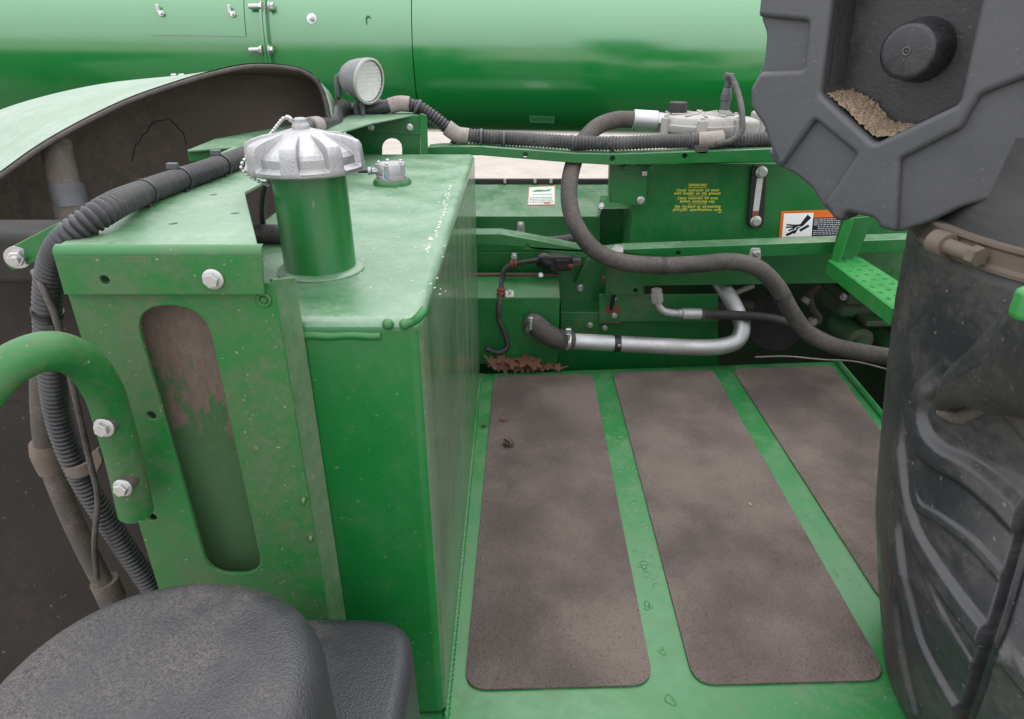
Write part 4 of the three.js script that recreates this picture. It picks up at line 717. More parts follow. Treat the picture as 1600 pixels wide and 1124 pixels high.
single('lever_rod', tube([PZ(800, 370, -1.72), PZ(850, 376, -1.73), PZ(880, 374, -1.75), PZ(903, 369, -1.78), PZ(915, 362, -1.8)], 0.011, { radial: 12 }), M.conduitDust, 'grey rod lying behind the lower rail left of the thick hose', 'rod');
{
  const zf = -1.685, t = thing('side_box', 'green sheet metal box with a sloping top and a rusty top edge beside the tank', 'box', PZ(815, 570, zf));
  const a = PZ(700, 466, zf), b = PZ(875, 465, zf), zb = -1.80, c = PZ(700, 431, zb), d = PZ(873, 431, zb), yb = PZ(800, 569, zf).y;
  const n = b.clone().sub(a).cross(c.clone().sub(a)).normalize();
  part(t, 'front', sheet([a.clone().add(V(0, -0.001, 0)), b.clone().add(V(0, -0.001, 0)), V(b.x, yb, zf), V(a.x, yb, zf)], Z, 0.004), M.clean);
  part(t, 'slope', sheet([a, b, d, c], n, 0.004), M.mid);
  part(t, 'end_sheet', sheet([V(b.x - 0.001, b.y - 0.004, zf - 0.004), V(b.x - 0.001, yb, zf - 0.004), V(b.x - 0.001, yb, zb), V(b.x - 0.001, d.y - 0.004, zb)], X, 0.004), M.clean);
  part(t, 'rusty_strip', rbox(c.x, d.x, d.y - 0.002, d.y + 0.006, zb - 0.01, zb + 0.006, 0.002), M.rust, 'rusty brown top edge');
  bolt(t, PZ(845, 430, zb + 0.008), V(0, 0.3, 1), 0.010); bolt(t, PP(797, 459, a.clone().addScaledVector(n, 0.001), n), n, 0.010, M.zinc, hexNut, 'nut');
  part(t, 'nut_plate', sheet(fillet([[789, 454], [803, 454], [803, 464], [789, 464]].map(([u, v]) => PP(u, v, a.clone().addScaledVector(n, 0.0016), n)), 0.003), n, 0.0016), M.castDusty);
}
{ // cable with red clips and the two-part connector
  const t = thing('clipped_cable', 'black cable with two red clips hanging down the front of the green box', 'cable', PZ(790, 550, -1.66));
  part(t, 'cable', tube([PZ(846, 406, -1.79), PZ(825, 409, -1.79), PZ(804, 413, -1.79), PZ(789, 421, -1.785), PZ(784, 440, -1.77), PZ(783, 455, -1.70), PZ(780, 480, -1.672), PZ(780, 500, -1.668), PZ(790, 525, -1.668), PZ(793, 542, -1.665), PZ(780, 551, -1.655), PZ(758, 545, -1.645)], 0.0068, { radial: 12, step: 0.005 }), M.rubber);
  for (const [u, v, z, d] of [[803, 413, -1.79, V(1, 0.1, 0)], [783, 456, -1.698, V(0, 1, -0.3)]]) part(t, 'red_clip', lathe([[0.007, -0.009], [0.0115, -0.009], [0.0125, -0.004], [0.0095, 0], [0.0125, 0.004], [0.0115, 0.009], [0.007, 0.009]], PZ(u, v, z), d, 24), M.red, 'worn red rubber clip');
  const tabp = fillet(zpoly(-1.795, [[799, 396], [808, 396], [808, 412], [799, 412]]), 0.004); part(t, 'clip_tab', sheet(tabp, Z, 0.005), M.castDusty); bolt(t, PZ(803, 402, -1.794), Z, 0.011);
}
{
  const z = -1.80, t = thing('cable_connector', 'black two-part cable connector under the lower rail', 'connector', PZ(875, 425, z));
  part(t, 'boot', tube([PZ(838, 412, z), PZ(846, 407, z), PZ(860, 410, z)], (q) => mix(0.012, 0.024, smooth(0, 0.5, q)), { radial: 16 }), M.black);
  part(t, 'latch_body', rbox(PZ(858, 400, z).x, PZ(893, 400, z).x, PZ(870, 421, z).y, PZ(870, 398, z).y, z - 0.03, z + 0.02, 0.006), M.rubber);
  part(t, 'latch_frame', rbox(PZ(867, 400, z).x, PZ(888, 400, z).x, PZ(870, 416, z).y, PZ(870, 402, z).y, z + 0.021, z + 0.028, 0.002), M.black);
  part(t, 'socket', rbox(PZ(893.5, 400, z).x, PZ(908, 400, z).x, PZ(870, 414, z).y, PZ(870, 404, z).y, z - 0.02, z + 0.012, 0.003), M.conduitDust);
  part(t, 'latch_red', rbox(PZ(886, 411, z).x, PZ(894, 411, z).x, PZ(890, 414, z).y, PZ(890, 409, z).y, z + 0.021, z + 0.031, 0.002), M.red, 'small red latch');
}
{ // back wall right of the box
  const t = thing('frame_wall', 'dark green frame wall with bolted plates behind the aluminium pipe', 'frame', PZ(1000, 580, -1.84));
  const W2 = (z, px, mat, name, d = 0.004) => part(t, name, sheet(zpoly(z, px), Z, d), mat);
  W2(-1.85, [[640, 395], [1000, 395], [1000, 600], [640, 600]], M.clean, 'wall');
  W2(-1.765, [[876, 488], [936, 488], [936, 540], [876, 540]], M.mid, 'small_plate');
  part(t, 'plate_top', sheet([PZ(876, 488, -1.766), PZ(936, 488, -1.766), PZ(936, 484, -1.85), PZ(876, 484, -1.85)], V(0, 1, 0), 0.004), M.clean);
  W2(-1.755, [[936, 460], [1122, 460], [1122, 503], [936, 503]], M.mid, 'wide_plate');
  W2(-1.775, [[934, 502], [1122, 502], [1122, 600], [934, 600]], M.clean, 'lower_plate');
  part(t, 'skirt', sheet(zpoly(-1.755, [[860, 540], [1040, 540], [1040, 592], [860, 592]]), Z, 0.004), M.clean);
  bolt(t, PZ(922, 508, -1.764), Z, 0.011, M.zinc, hexNut, 'nut'); bolt(t, PZ(945, 513, -1.774), Z, 0.011);
  bolt(t, PZ(960, 467, -1.754), Z, 0.008); bolt(t, PZ(960, 493, -1.754), Z, 0.010, M.zinc, hexNut, 'nut');
  part(t, 'red_patch', quad(PZ(947, 478, -1.7535), PZ(967, 478, -1.7535), PZ(967, 490, -1.7535), PZ(947, 490, -1.7535)), M.red, 'worn red paint patch'); part(t, 'black_tail', tube([PZ(960, 462, -1.74), PZ(957, 475, -1.745), PZ(955, 484, -1.75)], 0.005, { radial: 8 }), M.black);
  part(t, 'plate_edge', rbox(PZ(936, 503, -1.755).x, PZ(970, 503, -1.755).x, PZ(936, 503, -1.755).y - 0.003, PZ(936, 503, -1.755).y, -1.757, -1.751, 0.001), M.rust);
  part(t, 'ring', torus(PZ(907, 450, -1.846), Z, 0.0085, 0.002, 24, 8), M.zinc); bolt(t, PZ(907, 450, -1.849), Z, 0.008);
  part(t, 'gusset', sheet(fillet(zpoly(-1.80, [[917, 405], [924, 405], [903, 440], [896, 446]]), 0.003), Z, 0.03), M.mid);
  part(t, 'red_plug', cyl(PZ(941, 437, -1.75), PZ(949, 437, -1.75), 0.010), M.red, 'small red plug');
}
{
  const z = -1.745, t = thing('cross_beam', 'deep green cross beam under the lower rail', 'beam', PZ(1150, 448, z));
  part(t, 'web', sheet(zpoly(z, [[949, 398], [1440, 385], [1440, 441], [1006, 447], [1006, 461], [949, 459]]), Z, 0.01, { holes: [{ c: PZ(993, 454, z), r: 0.006 }] }), M.mid);
  part(t, 'end_flange', sheet(zpoly(z + 0.03, [[946, 405], [950, 405], [950, 462], [947, 466]]), Z, 0.03), M.clean);
}
// ================================================================== ALUMINIUM PIPE
{
  const t = thing('coolant_pipe', 'brushed aluminium pipe with a bend and a black rubber elbow along the deck edge', 'pipe', PZ(1000, 560, -1.66));
  const z = -1.665;
  part(t, 'pipe', tube([[888, 533, z], [960, 537, z], [1040, 541, z], [1095, 543, z], [1130, 541, z], [1152, 532, z - 0.01], [1160, 513, z - 0.03], [1153, 490, z - 0.06], [1140, 465, z - 0.1], [1128, 446, z - 0.14], [1118, 430, z - 0.17]].map((p) => PZ(...p)), 0.0225, { radial: 28, step: 0.008 }), M.alu);
  const el = [[832, 505, z - 0.01], [838, 508, z + 0.008], [848, 517, z + 0.022], [862, 526, z + 0.02], [876, 531, z + 0.008], [894, 533, z]].map((p) => PZ(...p));
  part(t, 'rubber_elbow', tube(el, (q) => 0.0285 - 0.002 * q, { radial: 28, step: 0.004 }), M.hoseDust, 'black rubber elbow');
  part(t, 'hose_clamp', lathe([[0.026, -0.007], [0.0285, -0.007], [0.0285, 0.007], [0.026, 0.007]], PZ(887, 532, z + 0.002), V(1, -0.03, 0), 40), M.zinc);
  const s = PZ(888, 521, z + 0.03); part(t, 'clamp_screw', joined([rbox(s.x - 0.008, s.x + 0.008, s.y - 0.006, s.y + 0.014, s.z - 0.006, s.z + 0.004, 0.003), cyl(s.clone().add(V(0, -0.02, 0.002)), s.clone().add(V(0, 0.0, 0.002)), 0.006, 0.006, 6)]), M.zinc);
  part(t, 'hose_clamp', lathe([[0.027, -0.006], [0.0298, -0.006], [0.0298, 0.006], [0.027, 0.006]], PZ(836, 509, z + 0.004), V(0.6, -0.6, 0.5), 40), M.castDusty);
  const s2 = PZ(829, 503, z + 0.03); part(t, 'clamp_screw', joined([cyl(s2.clone().add(V(0, -0.022, 0)), s2.clone().add(V(0, 0.006, 0)), 0.0065), cyl(s2.clone().add(V(0, 0.006, 0)), s2.clone().add(V(0, 0.013, 0)), 0.008, 0.008, 6)]), M.zinc);
  part(t, 'black_band', lathe([[0.0222, -0.009], [0.0238, -0.009], [0.0238, 0.009], [0.0222, 0.009]], PZ(964, 537.3, z), V(1, -0.03, 0), 40), M.black);
  bolt(t, PZ(968, 540, z + 0.024), Z, 0.006);
}
{
  const z = -1.70, t = thing('hydraulic_hose', 'black hydraulic hose with a zinc elbow fitting under the cross beam', 'hose', PZ(1060, 500, z));
  part(t, 'nut', joined([cyl(PZ(1026, 452, z), PZ(1026, 460, z), 0.015, 0.015, 6), cyl(PZ(1026, 459, z), PZ(1027, 472, z), 0.018, 0.017, 6)]), M.castDusty);
  part(t, 'elbow', tube([[1027, 468, z], [1029, 478, z], [1037, 486, z], [1050, 489, z], [1064, 490, z]].map((p) => PZ(...p)), 0.0105, { radial: 18, step: 0.003 }), M.alu);
  part(t, 'ferrule', joined([cyl(PZ(1059, 489.5, z), PZ(1066, 490, z), 0.0125), cyl(PZ(1066, 490, z), PZ(1095, 491, z), 0.0155)]), M.alu);
  part(t, 'brown_sleeve', cyl(PZ(1094, 491, z), PZ(1125, 493, z), 0.0135), M.rust);
  part(t, 'hose', tube([[1095, 491, z], [1150, 493, z + 0.01], [1200, 497, z + 0.02], [1235, 505, z + 0.01], [1275, 520, z - 0.04], [1320, 545, z - 0.1]].map((p) => PZ(...p)), 0.0128, { radial: 18 }), M.rubber);
}
single('loose_wire', tube([PZ(1180, 558, -1.70), PZ(1230, 557, -1.68), PZ(1285, 562, -1.66), PZ(1335, 565, -1.60), PZ(1400, 581, -1.50)], 0.0022, { radial: 8 }), M.tape, 'thin pale wire stretched over the rear edge of the platform', 'wire');
// ================================================================== ENGINE BAY
{
  const t = thing('engine_bay', 'dark engine bay with greasy shadowed shapes under the cross beam', 'engine bay', V(0.9, -2.04, -2.2));
  part(t, 'back_panel', rbox(-0.6, 2.6, -2.0, -0.60, -2.86, -2.82, 0.005), M.engine);
  part(t, 'light_block_roof', rbox(0.36, 2.6, -0.615, -0.60, -2.815, -1.77, 0.004), M.engine);  // unseen roof, added to keep sky light out of the bay
  part(t, 'under_tray', rbox(-3.4, 2.6, -2.04, -2.0, -2.86, -0.4, 0.005), M.engine);  // unseen left part lengthened to keep bright ground out of the tube reflection
  part(t, 'light_block_end', rbox(2.56, 2.6, -1.99, -0.62, -2.81, -0.4, 0.005), M.engine);  // unseen end wall, added to close the bay to light
  part(t, 'light_block_cover', rbox(1.36, 2.56, -0.64, -0.625, -1.765, -0.4, 0.004), M.engine);  // unseen cover, added against sky light falling in from the right
  part(t, 'light_block_drop', rbox(1.345, 1.358, -0.80, -0.625, -1.69, -0.4, 0.003), M.engine);  // unseen drop below that cover, added to shade the bay
  part(t, 'light_block_front', rbox(-0.5, 2.56, -1.995, -0.875, -0.42, -0.40, 0.004), M.engine);  // unseen skirt, added to stop light coming in under the deck
  part(t, 'light_block_left', rbox(-0.44, -0.42, -1.995, -0.845, -2.81, -0.43, 0.004), M.engine);  // unseen wall, added to stop light coming in below the tank
  const z = -1.95;
  part(t, 'drum', cyl(PZ(1212, 505, z - 0.25), PZ(1212, 505, z - 0.5), 0.10), M.rubber);
  part(t, 'cross_tube', tube([PZ(1120, 478, z), PZ(1175, 478, z)], 0.02), M.hoseDust);
  part(t, 'brace', tube([PZ(1130, 466, -1.85), PZ(1178, 446, -1.85)], 0.008), M.castDusty);
  part(t, 'hose_end', tube([[1280, 445, z], [1266, 460, z], [1268, 480, z], [1280, 500, z], [1270, 506, z]].map((p) => PZ(...p)), 0.012), M.hoseDust);
  part(t, 'fitting', joined([cyl(PZ(1257, 473, z), PZ(1263, 466, z), 0.014, 0.014, 6), cyl(PZ(1270, 497, z), PZ(1270, 506, z), 0.014)]), M.castDusty);
  const eb = part(t, 'pump', joined([rbox(PZ(1318, 460, z).x, PZ(1385, 460, z).x, PZ(1340, 500, z).y, PZ(1340, 470, z).y, z - 0.2, z, 0.02), lathe([[0, 0.17], [0.018, 0.17], [0.022, 0.16], [0.022, 0.145], [0.04, 0.14], [0.045, 0.125], [0.045, 0]], PZ(1314, 506, z - 0.1), Z, 32), lathe([[0, 0.15], [0.014, 0.15], [0.03, 0.135], [0.04, 0.12], [0.04, 0]], PZ(1375, 532, z - 0.1), Z, 32), rbox(PZ(1338, 490, z).x, PZ(1388, 490, z).x, PZ(1340, 498, z).y, PZ(1340, 489, z).y, z - 0.1, z + 0.07, 0.006), rbox(PZ(1320, 450, z).x, PZ(1360, 460, z).x, PZ(1340, 473, z).y, PZ(1340, 455, z).y, z - 0.14, z + 0.03, 0.01)]), M.engine, 'dark green greasy pump');
  for (const [u, v] of [[1331, 452], [1346, 461], [1318, 464]]) bolt(t, PZ(u, v, z + 0.031), V(0, 0.6, 1), 0.014, M.castDusty);
}
// ================================================================== STEP
{
  const y = -0.505, t = thing('foot_step', 'bright green perforated foot step on a folded bracket behind the black duct', 'step', PY(1340, 440, y));
  const a = PY(1296, 406, y), b = PY(1340, 399, y), c = PY(1424, 452, y), d = PY(1398, 482, y);
  const hs = []; for (let r = 0; r < 3; r++) for (let k = 0; k < 8; k++) { const f = (k + 0.5 + (r % 2) * 0.35) / 8.5, s = 0.16 + r * 0.3; const p = a.clone().lerp(d, f).lerp(b.clone().lerp(c, f), s); hs.push({ c: p, r: 0.0045 }); }
  part(t, 'tread', sheet([a, b, c, d], Y, 0.004, { holes: hs, curve: 6 }), M.bright);
  const e = d.clone().sub(a).normalize(), fn = V(-e.z, 0, e.x); if (fn.dot(V(-1, 0, 1)) < 0) fn.negate();
  part(t, 'front_lip', sheet([a, d, d.clone().add(V(0, -0.036, 0)), a.clone().add(V(0, -0.036, 0))].map((p) => p.clone().add(V(0, -0.001, 0)).addScaledVector(fn, 0.003)), fn, 0.004, { bevel: 0.0015 }), M.bright);
  for (const hp of hs) { const ringG = torus(hp.c.clone().add(V(0, 0.0005, 0)), Y, 0.0052, 0.0014, 12, 6); part(t, 'punched_collar', ringG, M.bright); }
  const zz = a.z - 0.004; part(t, 'bracket_plate', sheet(zpoly(zz, [[1298, 408], [1340, 401], [1366, 338], [1316, 342]]), Z, 0.005), M.clean);
  part(t, 'bracket_flange', sheet([PZ(1298, 408, zz + 0.004), PZ(1316, 342, zz + 0.004), PZ(1307, 342, zz + 0.045), PZ(1284, 414, zz + 0.045)], V(-1, 0.1, 0.3), 0.004), M.bright);
}
// ================================================================== AIR DUCT
const ductLevels = [ // y, centre x, centre z, radius
  [-0.235, 0.787, -0.80, 0.255], [-0.25, 0.787, -0.80, 0.260], [-0.34, 0.792, -0.785, 0.266], [-0.44, 0.796, -0.76, 0.270], [-0.53, 0.790, -0.71, 0.276], [-0.62, 0.784, -0.66, 0.280], [-0.72, 0.80, -0.63, 0.283], [DY + 0.003, 0.822, -0.60, 0.285],
];
let ductMesh;
{
  const t = thing('air_duct', 'big black moulded air intake duct with curved ribs and dusty clamp at the deck edge', 'duct', V(0.85, DY, -0.6));
  const at = (y) => { let i = 0; while (i < ductLevels.length - 2 && y < ductLevels[i + 1][0]) i++; const a = ductLevels[i], b = ductLevels[i + 1], f = (y - a[0]) / (b[0] - a[0]); return [1, 2, 3].map((k) => mix(a[k], b[k], f)); };
  const y0 = ductLevels[0][0], y1 = ductLevels.at(-1)[0];
  const build = (NY, NA, a0, a1, disp) => { const pos = [], uv = [], idx = [];
    for (let i = 0; i <= NY; i++) { const y = mix(y0, y1, i / NY), [cx, cz, r] = at(y); for (let j = 0; j <= NA; j++) { const a = mix(a0, a1, j / NA), h = disp ? disp(cx + r * Math.cos(a), y, cz + r * Math.sin(a)) : 0; pos.push(cx + (r + h) * Math.cos(a), y, cz + (r + h) * Math.sin(a)); uv.push(a * 0.26, y); } }
    for (let i = 0; i < NY; i++) for (let j = 0; j < NA; j++) { const a = i * (NA + 1) + j, b = a + NA + 1; idx.push(a, a + 1, b, b, a + 1, b + 1); }
    const g = new THREE.BufferGeometry(); g.setAttribute('position', new THREE.Float32BufferAttribute(pos, 3)); g.setAttribute('uv', new THREE.Float32BufferAttribute(uv, 2)); g.setIndex(idx); g.computeVertexNormals(); return g; };
  const rc = new THREE.Raycaster(), probe = new THREE.Mesh(build(90, 160, 0, Math.PI * 2), new THREE.MeshBasicMaterial({ side: THREE.DoubleSide })); probe.updateMatrixWorld(true);
  const hit = (u, v, lift = 0) => { rc.set(V(0, 0, 0), ray(u, v).normalize()); const h = rc.intersectObject(probe)[0]; if (!h) return null; const n = h.face.normal.clone(); if (n.dot(rc.ray.direction) > 0) n.negate(); return h.point.addScaledVector(n, lift); };
  // moulded relief: ribs stand proud, the joint is a groove; each is a line on the wall with a half width and a height
  const lines = [
    [[[1404, 662], [1406, 705], [1412, 770], [1428, 830], [1452, 875], [1490, 932], [1530, 985], [1560, 1020]], 0.013, 0.0075],
    [[[1398, 790], [1402, 845], [1414, 915], [1436, 1000], [1464, 1060], [1500, 1120], [1530, 1160]], 0.013, 0.0075],
    [[[1396, 905], [1400, 960], [1410, 1030], [1428, 1110], [1450, 1180]], 0.012, 0.007],
    [[[1478, 586], [1445, 612], [1434, 645], [1442, 685], [1466, 713], [1512, 738], [1559, 775], [1600, 815], [1660, 870]], 0.017, 0.010],
    [[[1420, 745], [1436, 790], [1470, 812], [1520, 850], [1570, 905]], 0.007, 0.003],
    [[[1438, 900], [1470, 960], [1500, 1010], [1530, 1060]], 0.007, 0.003],
    [[[1560, 1010], [1600, 1060], [1660, 1120]], 0.013, 0.007],
    [[[1618, 780], [1598, 850], [1578, 915], [1556, 985], [1530, 1060], [1505, 1130], [1490, 1180]], 0.0085, -0.016],
  ].map(([px, w, h]) => { const p = px.map(([u, v]) => hit(u, v)).filter(Boolean); const c = curveOf(p), k = Math.ceil(c.getLength() / 0.006); return { pts: [...Array(k + 1)].map((_, i) => c.getPointAt(i / k)), w, h, k }; });
  const disp = (x, y, z) => { let o = 0; for (const L of lines) { let best = 1e9, bi = 0; for (let i = 0; i <= L.k; i++) { const p = L.pts[i], d = (p.x - x) ** 2 + (p.y - y) ** 2 + (p.z - z) ** 2; if (d < best) { best = d; bi = i; } } for (const k of [bi - 1, bi]) if (k >= 0 && k < L.k) { const a = L.pts[k], b = L.pts[k + 1], ex = b.x - a.x, ey = b.y - a.y, ez = b.z - a.z, q = Math.min(1, Math.max(0, ((x - a.x) * ex + (y - a.y) * ey + (z - a.z) * ez) / (ex * ex + ey * ey + ez * ez))); best = Math.min(best, (a.x + q * ex - x) ** 2 + (a.y + q * ey - y) ** 2 + (a.z + q * ez - z) ** 2); } const d = Math.sqrt(best) / L.w; if (d < 1.25) { const hh = L.h * smooth(1.2, 0.45, d) * (L.h > 0 ? smooth(-0.002, 0.045, Math.hypot(L.pts[0].x - x, L.pts[0].y - y, L.pts[0].z - z)) : 1); o = L.h < 0 ? Math.min(o, 0) + hh : Math.max(o, hh); } } return o; };
  // camera-side sector in fine mesh, the rest coarse
  ductMesh = part(t, 'duct_body', joined([build(300, 560, 1.7, 4.2, disp), build(40, 60, 4.2, 1.7 + Math.PI * 2, null)]), M.duct);
  const s0 = hit(1472, 634, 0.002), s1 = hit(1520, 604, 0.016), s2 = hit(1590, 582, 0.03), s3 = s2.clone().add(s2.clone().sub(s1).setLength(0.2));
  part(t, 'spout', tube([s0, s1, s2, s3], (q) => mix(0.010, 0.16, Math.pow(q, 1.05)) * 0.75, { radial: 36, step: 0.005 }), M.duct, 'tapered spout moulded onto the duct');
  { const p = [[1470, 642], [1495, 653], [1522, 642], [1548, 630], [1575, 642], [1612, 685]].map(([u, v]) => hit(u, v, -0.002)).filter(Boolean); part(t, 'dirt_ridge', tube(p, 0.009, { radial: 12, step: 0.005 }), M.ductDust, 'brown dirt caught under the spout'); }
  // neck, clamp band
  const [cx, cz] = [0.787, -0.80];
  part(t, 'neck', lathe([[0.250, -0.245], [0.250, -0.21], [0.235, -0.17], [0.230, -0.10], [0.0, -0.10]], V(cx, 0, cz), Y, 96), M.duct);
  part(t, 'clamp_band', lathe([[0.251, -0.238], [0.262, -0.238], [0.262, -0.234], [0.258, -0.230], [0.258, -0.214], [0.262, -0.210], [0.262, -0.206], [0.249, -0.206]], V(cx, 0, cz), Y, 120), M.beige, 'dusty clamp band');
  const ang = 2.98, cs = V(cx + 0.272 * Math.cos(ang), -0.222, cz + 0.272 * Math.sin(ang)), tg = V(-Math.sin(ang), 0, Math.cos(ang)).negate();
  part(t, 'clamp_screw', joined([cyl(cs.clone().addScaledVector(tg, -0.022), cs.clone().addScaledVector(tg, 0.028), 0.009), cyl(cs.clone().addScaledVector(tg, -0.034), cs.clone().addScaledVector(tg, -0.012), 0.015), cyl(cs.clone().addScaledVector(tg, 0.024), cs.clone().addScaledVector(tg, 0.036), 0.012, 0.012, 6)]), M.beige);
}
{ // bit of green bracket at the right edge, lying on the duct
  const p = PZ(1603, 485, -0.42); single('green_tab', rbox(p.x - 0.003, p.x + 0.05, p.y - 0.010, p.y + 0.014, -0.435, -0.42, 0.006), M.bright, 'small bright green tab on the right of the black duct spout', 'tab');
}
// ================================================================== PRE-CLEANER
{
  const o = PZ(1400, 150, -0.86), n = V(-0.74, -0.015, 0.67).normalize(), P = (u, v, d = 0) => PP(u, v, o.clone().addScaledVector(n, d), n);
  const t = thing('air_precleaner', 'large grey black lobed plastic air precleaner cover with a square recess', 'air precleaner', V(0.8, -0.30, -0.95));
  const out = [[1190, -60], [1187, 0], [1181, 28], [1190, 52], [1187, 92], [1170, 135], [1169, 165], [1181, 178], [1193, 196], [1204, 232], [1192, 238], [1198, 252], [1212, 264], [1235, 274], [1262, 296], [1275, 320], [1300, 347], [1314, 350], [1322, 334], [1366, 345], [1372, 361], [1400, 366], [1450, 350], [1500, 326], [1550, 314], [1600, 286], [1680, 220], [1740, 120], [1760, 0], [1720, -130], [1600, -230], [1430, -260], [1280, -190]].map(([u, v]) => P(u, v));
  const rec = [[1302, -30], [1281, 147], [1366, 225], [1498, 162], [1545, -60], [1420, -140]].map(([u, v]) => P(u, v));
  const cc = rec.reduce((a, b) => a.clone().add(b), V()).multiplyScalar(1 / 6);
  part(t, 'face', sheet(fillet(out.map((p) => p.clone().addScaledVector(n, -0.011)), 0.006, 4), n, 0.045, { bevel: 0.006, seg: 5, holes: [fillet(rec.map((p) => p.clone().addScaledVector(n, -0.011)), 0.006, 3)] }), M.plastic);
  const raised = [[1188, -60], [1186, 0], [1183, 26], [1262, 34], [1255, 108], [1188, 112], [1171, 138], [1172, 168], [1192, 198], [1203, 232], [1218, 262], [1272, 188], [1337, 242], [1286, 318], [1302, 344], [1314, 346], [1322, 332], [1366, 343], [1373, 358], [1400, 363], [1406, 250], [1500, 202], [1530, 150], [1606, 120], [1620, 180], [1690, 200], [1740, 110], [1756, 0], [1716, -130], [1600, -226], [1430, -256], [1282, -186]].map(([u, v]) => P(u, v));
  part(t, 'raised_web', sheet(fillet(raised, 0.005, 4), n, 0.018, { bevel: 0.0075, seg: 6, holes: [fillet(rec, 0.006, 3)] }), M.plastic, 'raised web around the recess with lobes');
  // recess walls slope inwards to a floor 60 mm back
  const rin = rec.map((p) => p.clone().lerp(cc, 0.04).addScaledVector(n, -0.062));
  { const pos = [], idx = [], uv = []; const A = fillet(rec.map((p) => p.clone().addScaledVector(n, -0.009)), 0.006, 3), B = fillet(rin, 0.008, 3); A.forEach((p, i) => { pos.push(p.x, p.y, p.z, B[i].x, B[i].y, B[i].z); uv.push(i * 0.02, 0, i * 0.02, 0.07); }); for (let i = 0; i < A.length; i++) { const a = i * 2, b = (i + 1) % A.length * 2; idx.push(a, b, a + 1, b, b + 1, a + 1); } let g = new THREE.BufferGeometry(); g.setAttribute('position', new THREE.Float32BufferAttribute(pos, 3)); g.setAttribute('uv', new THREE.Float32BufferAttribute(uv, 2)); g.setIndex(idx); g = creased(g, 0.6); const m = part(t, 'recess_wall', g, M.duct); m.material.side = THREE.DoubleSide; }
  part(t, 'recess_floor', sheet(rin, n, 0.004), M.ductRib);
  // centre boss
  const bc = P(1417, 80, -0.012), bb = bc.clone().addScaledVector(n, -0.052);
  part(t, 'centre_boss', (() => { const d = bc.clone().sub(bb), L = d.length(); const g = creased(new THREE.LatheGeometry([[0.0375, 0], [0.036, L * 0.3], [0.0315, L - 0.004], [0.0285, L - 0.0008], [0.025, L], [0.001, L]].map((p) => new THREE.Vector2(...p)), 64), 0.9); scaleUV(g, 0.2, 0.06); g.applyQuaternion(qUp(d)); g.translate(bb.x, bb.y, bb.z); return g; })(), M.ductRib);
  part(t, 'boss_dimple', torus(bc.clone().addScaledVector(n, 0.0006), n, 0.0042, 0.0012, 24, 8), M.plastic);
  part(t, 'boss_pin', ball(bc.clone().addScaledVector(n, -0.0004), 0.0022), M.hoseDust);
  // body behind the face
  const bk = out.map((p) => p.clone().lerp(cc, 0.10).addScaledVector(n, -0.05));
  part(t, 'rear_body', sheet(fillet(bk, 0.015, 4), n, 0.16, { bevel: 0.02, seg: 4, holes: [fillet(rec.map((p) => p.clone().addScaledVector(n, -0.05).lerp(cc, -0.05)), 0.006, 3)] }), M.dark);
  // drift of chaff lying in the lower corner of the recess
  const r = mulberry(61), A = rec[1].clone().lerp(cc, 0.05), pos = [];
  const e0 = rec[1].clone().lerp(rec[2], 0.10), e1 = rec[2].clone().lerp(rec[3], 0.30), NX = 46, NYY = 12, vs = [], id = [], uvs = [];
  const path = curveOf([rec[1].clone().addScaledVector(n, -0.02), rec[1].clone().lerp(rec[2], 0.5).addScaledVector(n, -0.016), rec[2].clone().addScaledVector(n, -0.016).lerp(cc, 0.03), rec[2].clone().lerp(rec[3], 0.34).addScaledVector(n, -0.03)], 0.1);
  for (let i = 0; i <= NX; i++) for (let j = 0; j <= NYY; j++) { const f = i / NX, w = j / NYY, p = path.getPointAt(f), env = Math.sin(Math.PI * Math.min(1, f * 1.02)) ** 0.5; const q = p.clone().addScaledVector(n, -0.048 * w + 0.004).add(V(0, 0, 0)); const toC = cc.clone().sub(p).normalize(); q.addScaledVector(toC, (0.004 + 0.016 * w) * env + 0.0035 * (r() - 0.5)); vs.push(q.x, q.y, q.z); uvs.push(f * 0.15, w * 0.05); }
  for (let i = 0; i < NX; i++) for (let j = 0; j < NYY; j++) { const a = i * (NYY + 1) + j, b = a + NYY + 1; id.push(a, a + 1, b, b, a + 1, b + 1); }
  const cg = new THREE.BufferGeometry(); cg.setAttribute('position', new THREE.Float32BufferAttribute(vs, 3)); cg.setAttribute('uv', new THREE.Float32BufferAttribute(uvs, 2)); cg.setIndex(id); cg.computeVertexNormals();
  const bits = [boxUV(cg)]; for (let k = 0; k < 260; k++) { const i = Math.floor(r() * vs.length / 3) * 3; const g = new THREE.BoxGeometry(0.001 + r() * 0.004, 0.0006, 0.0008 + 0.001 * r()); g.rotateX(r() * 6); g.rotateY(r() * 6); g.rotateZ(r() * 6); g.translate(vs[i], vs[i + 1] + 0.0006, vs[i + 2]); bits.push(boxUV(g)); }
  const cm = single('chaff_drift', joined(bits), M.chaff, 'drift of light brown chaff lying in the recess of the air precleaner', 'chaff', null, 'stuff'); cm.material.side = THREE.DoubleSide;
}
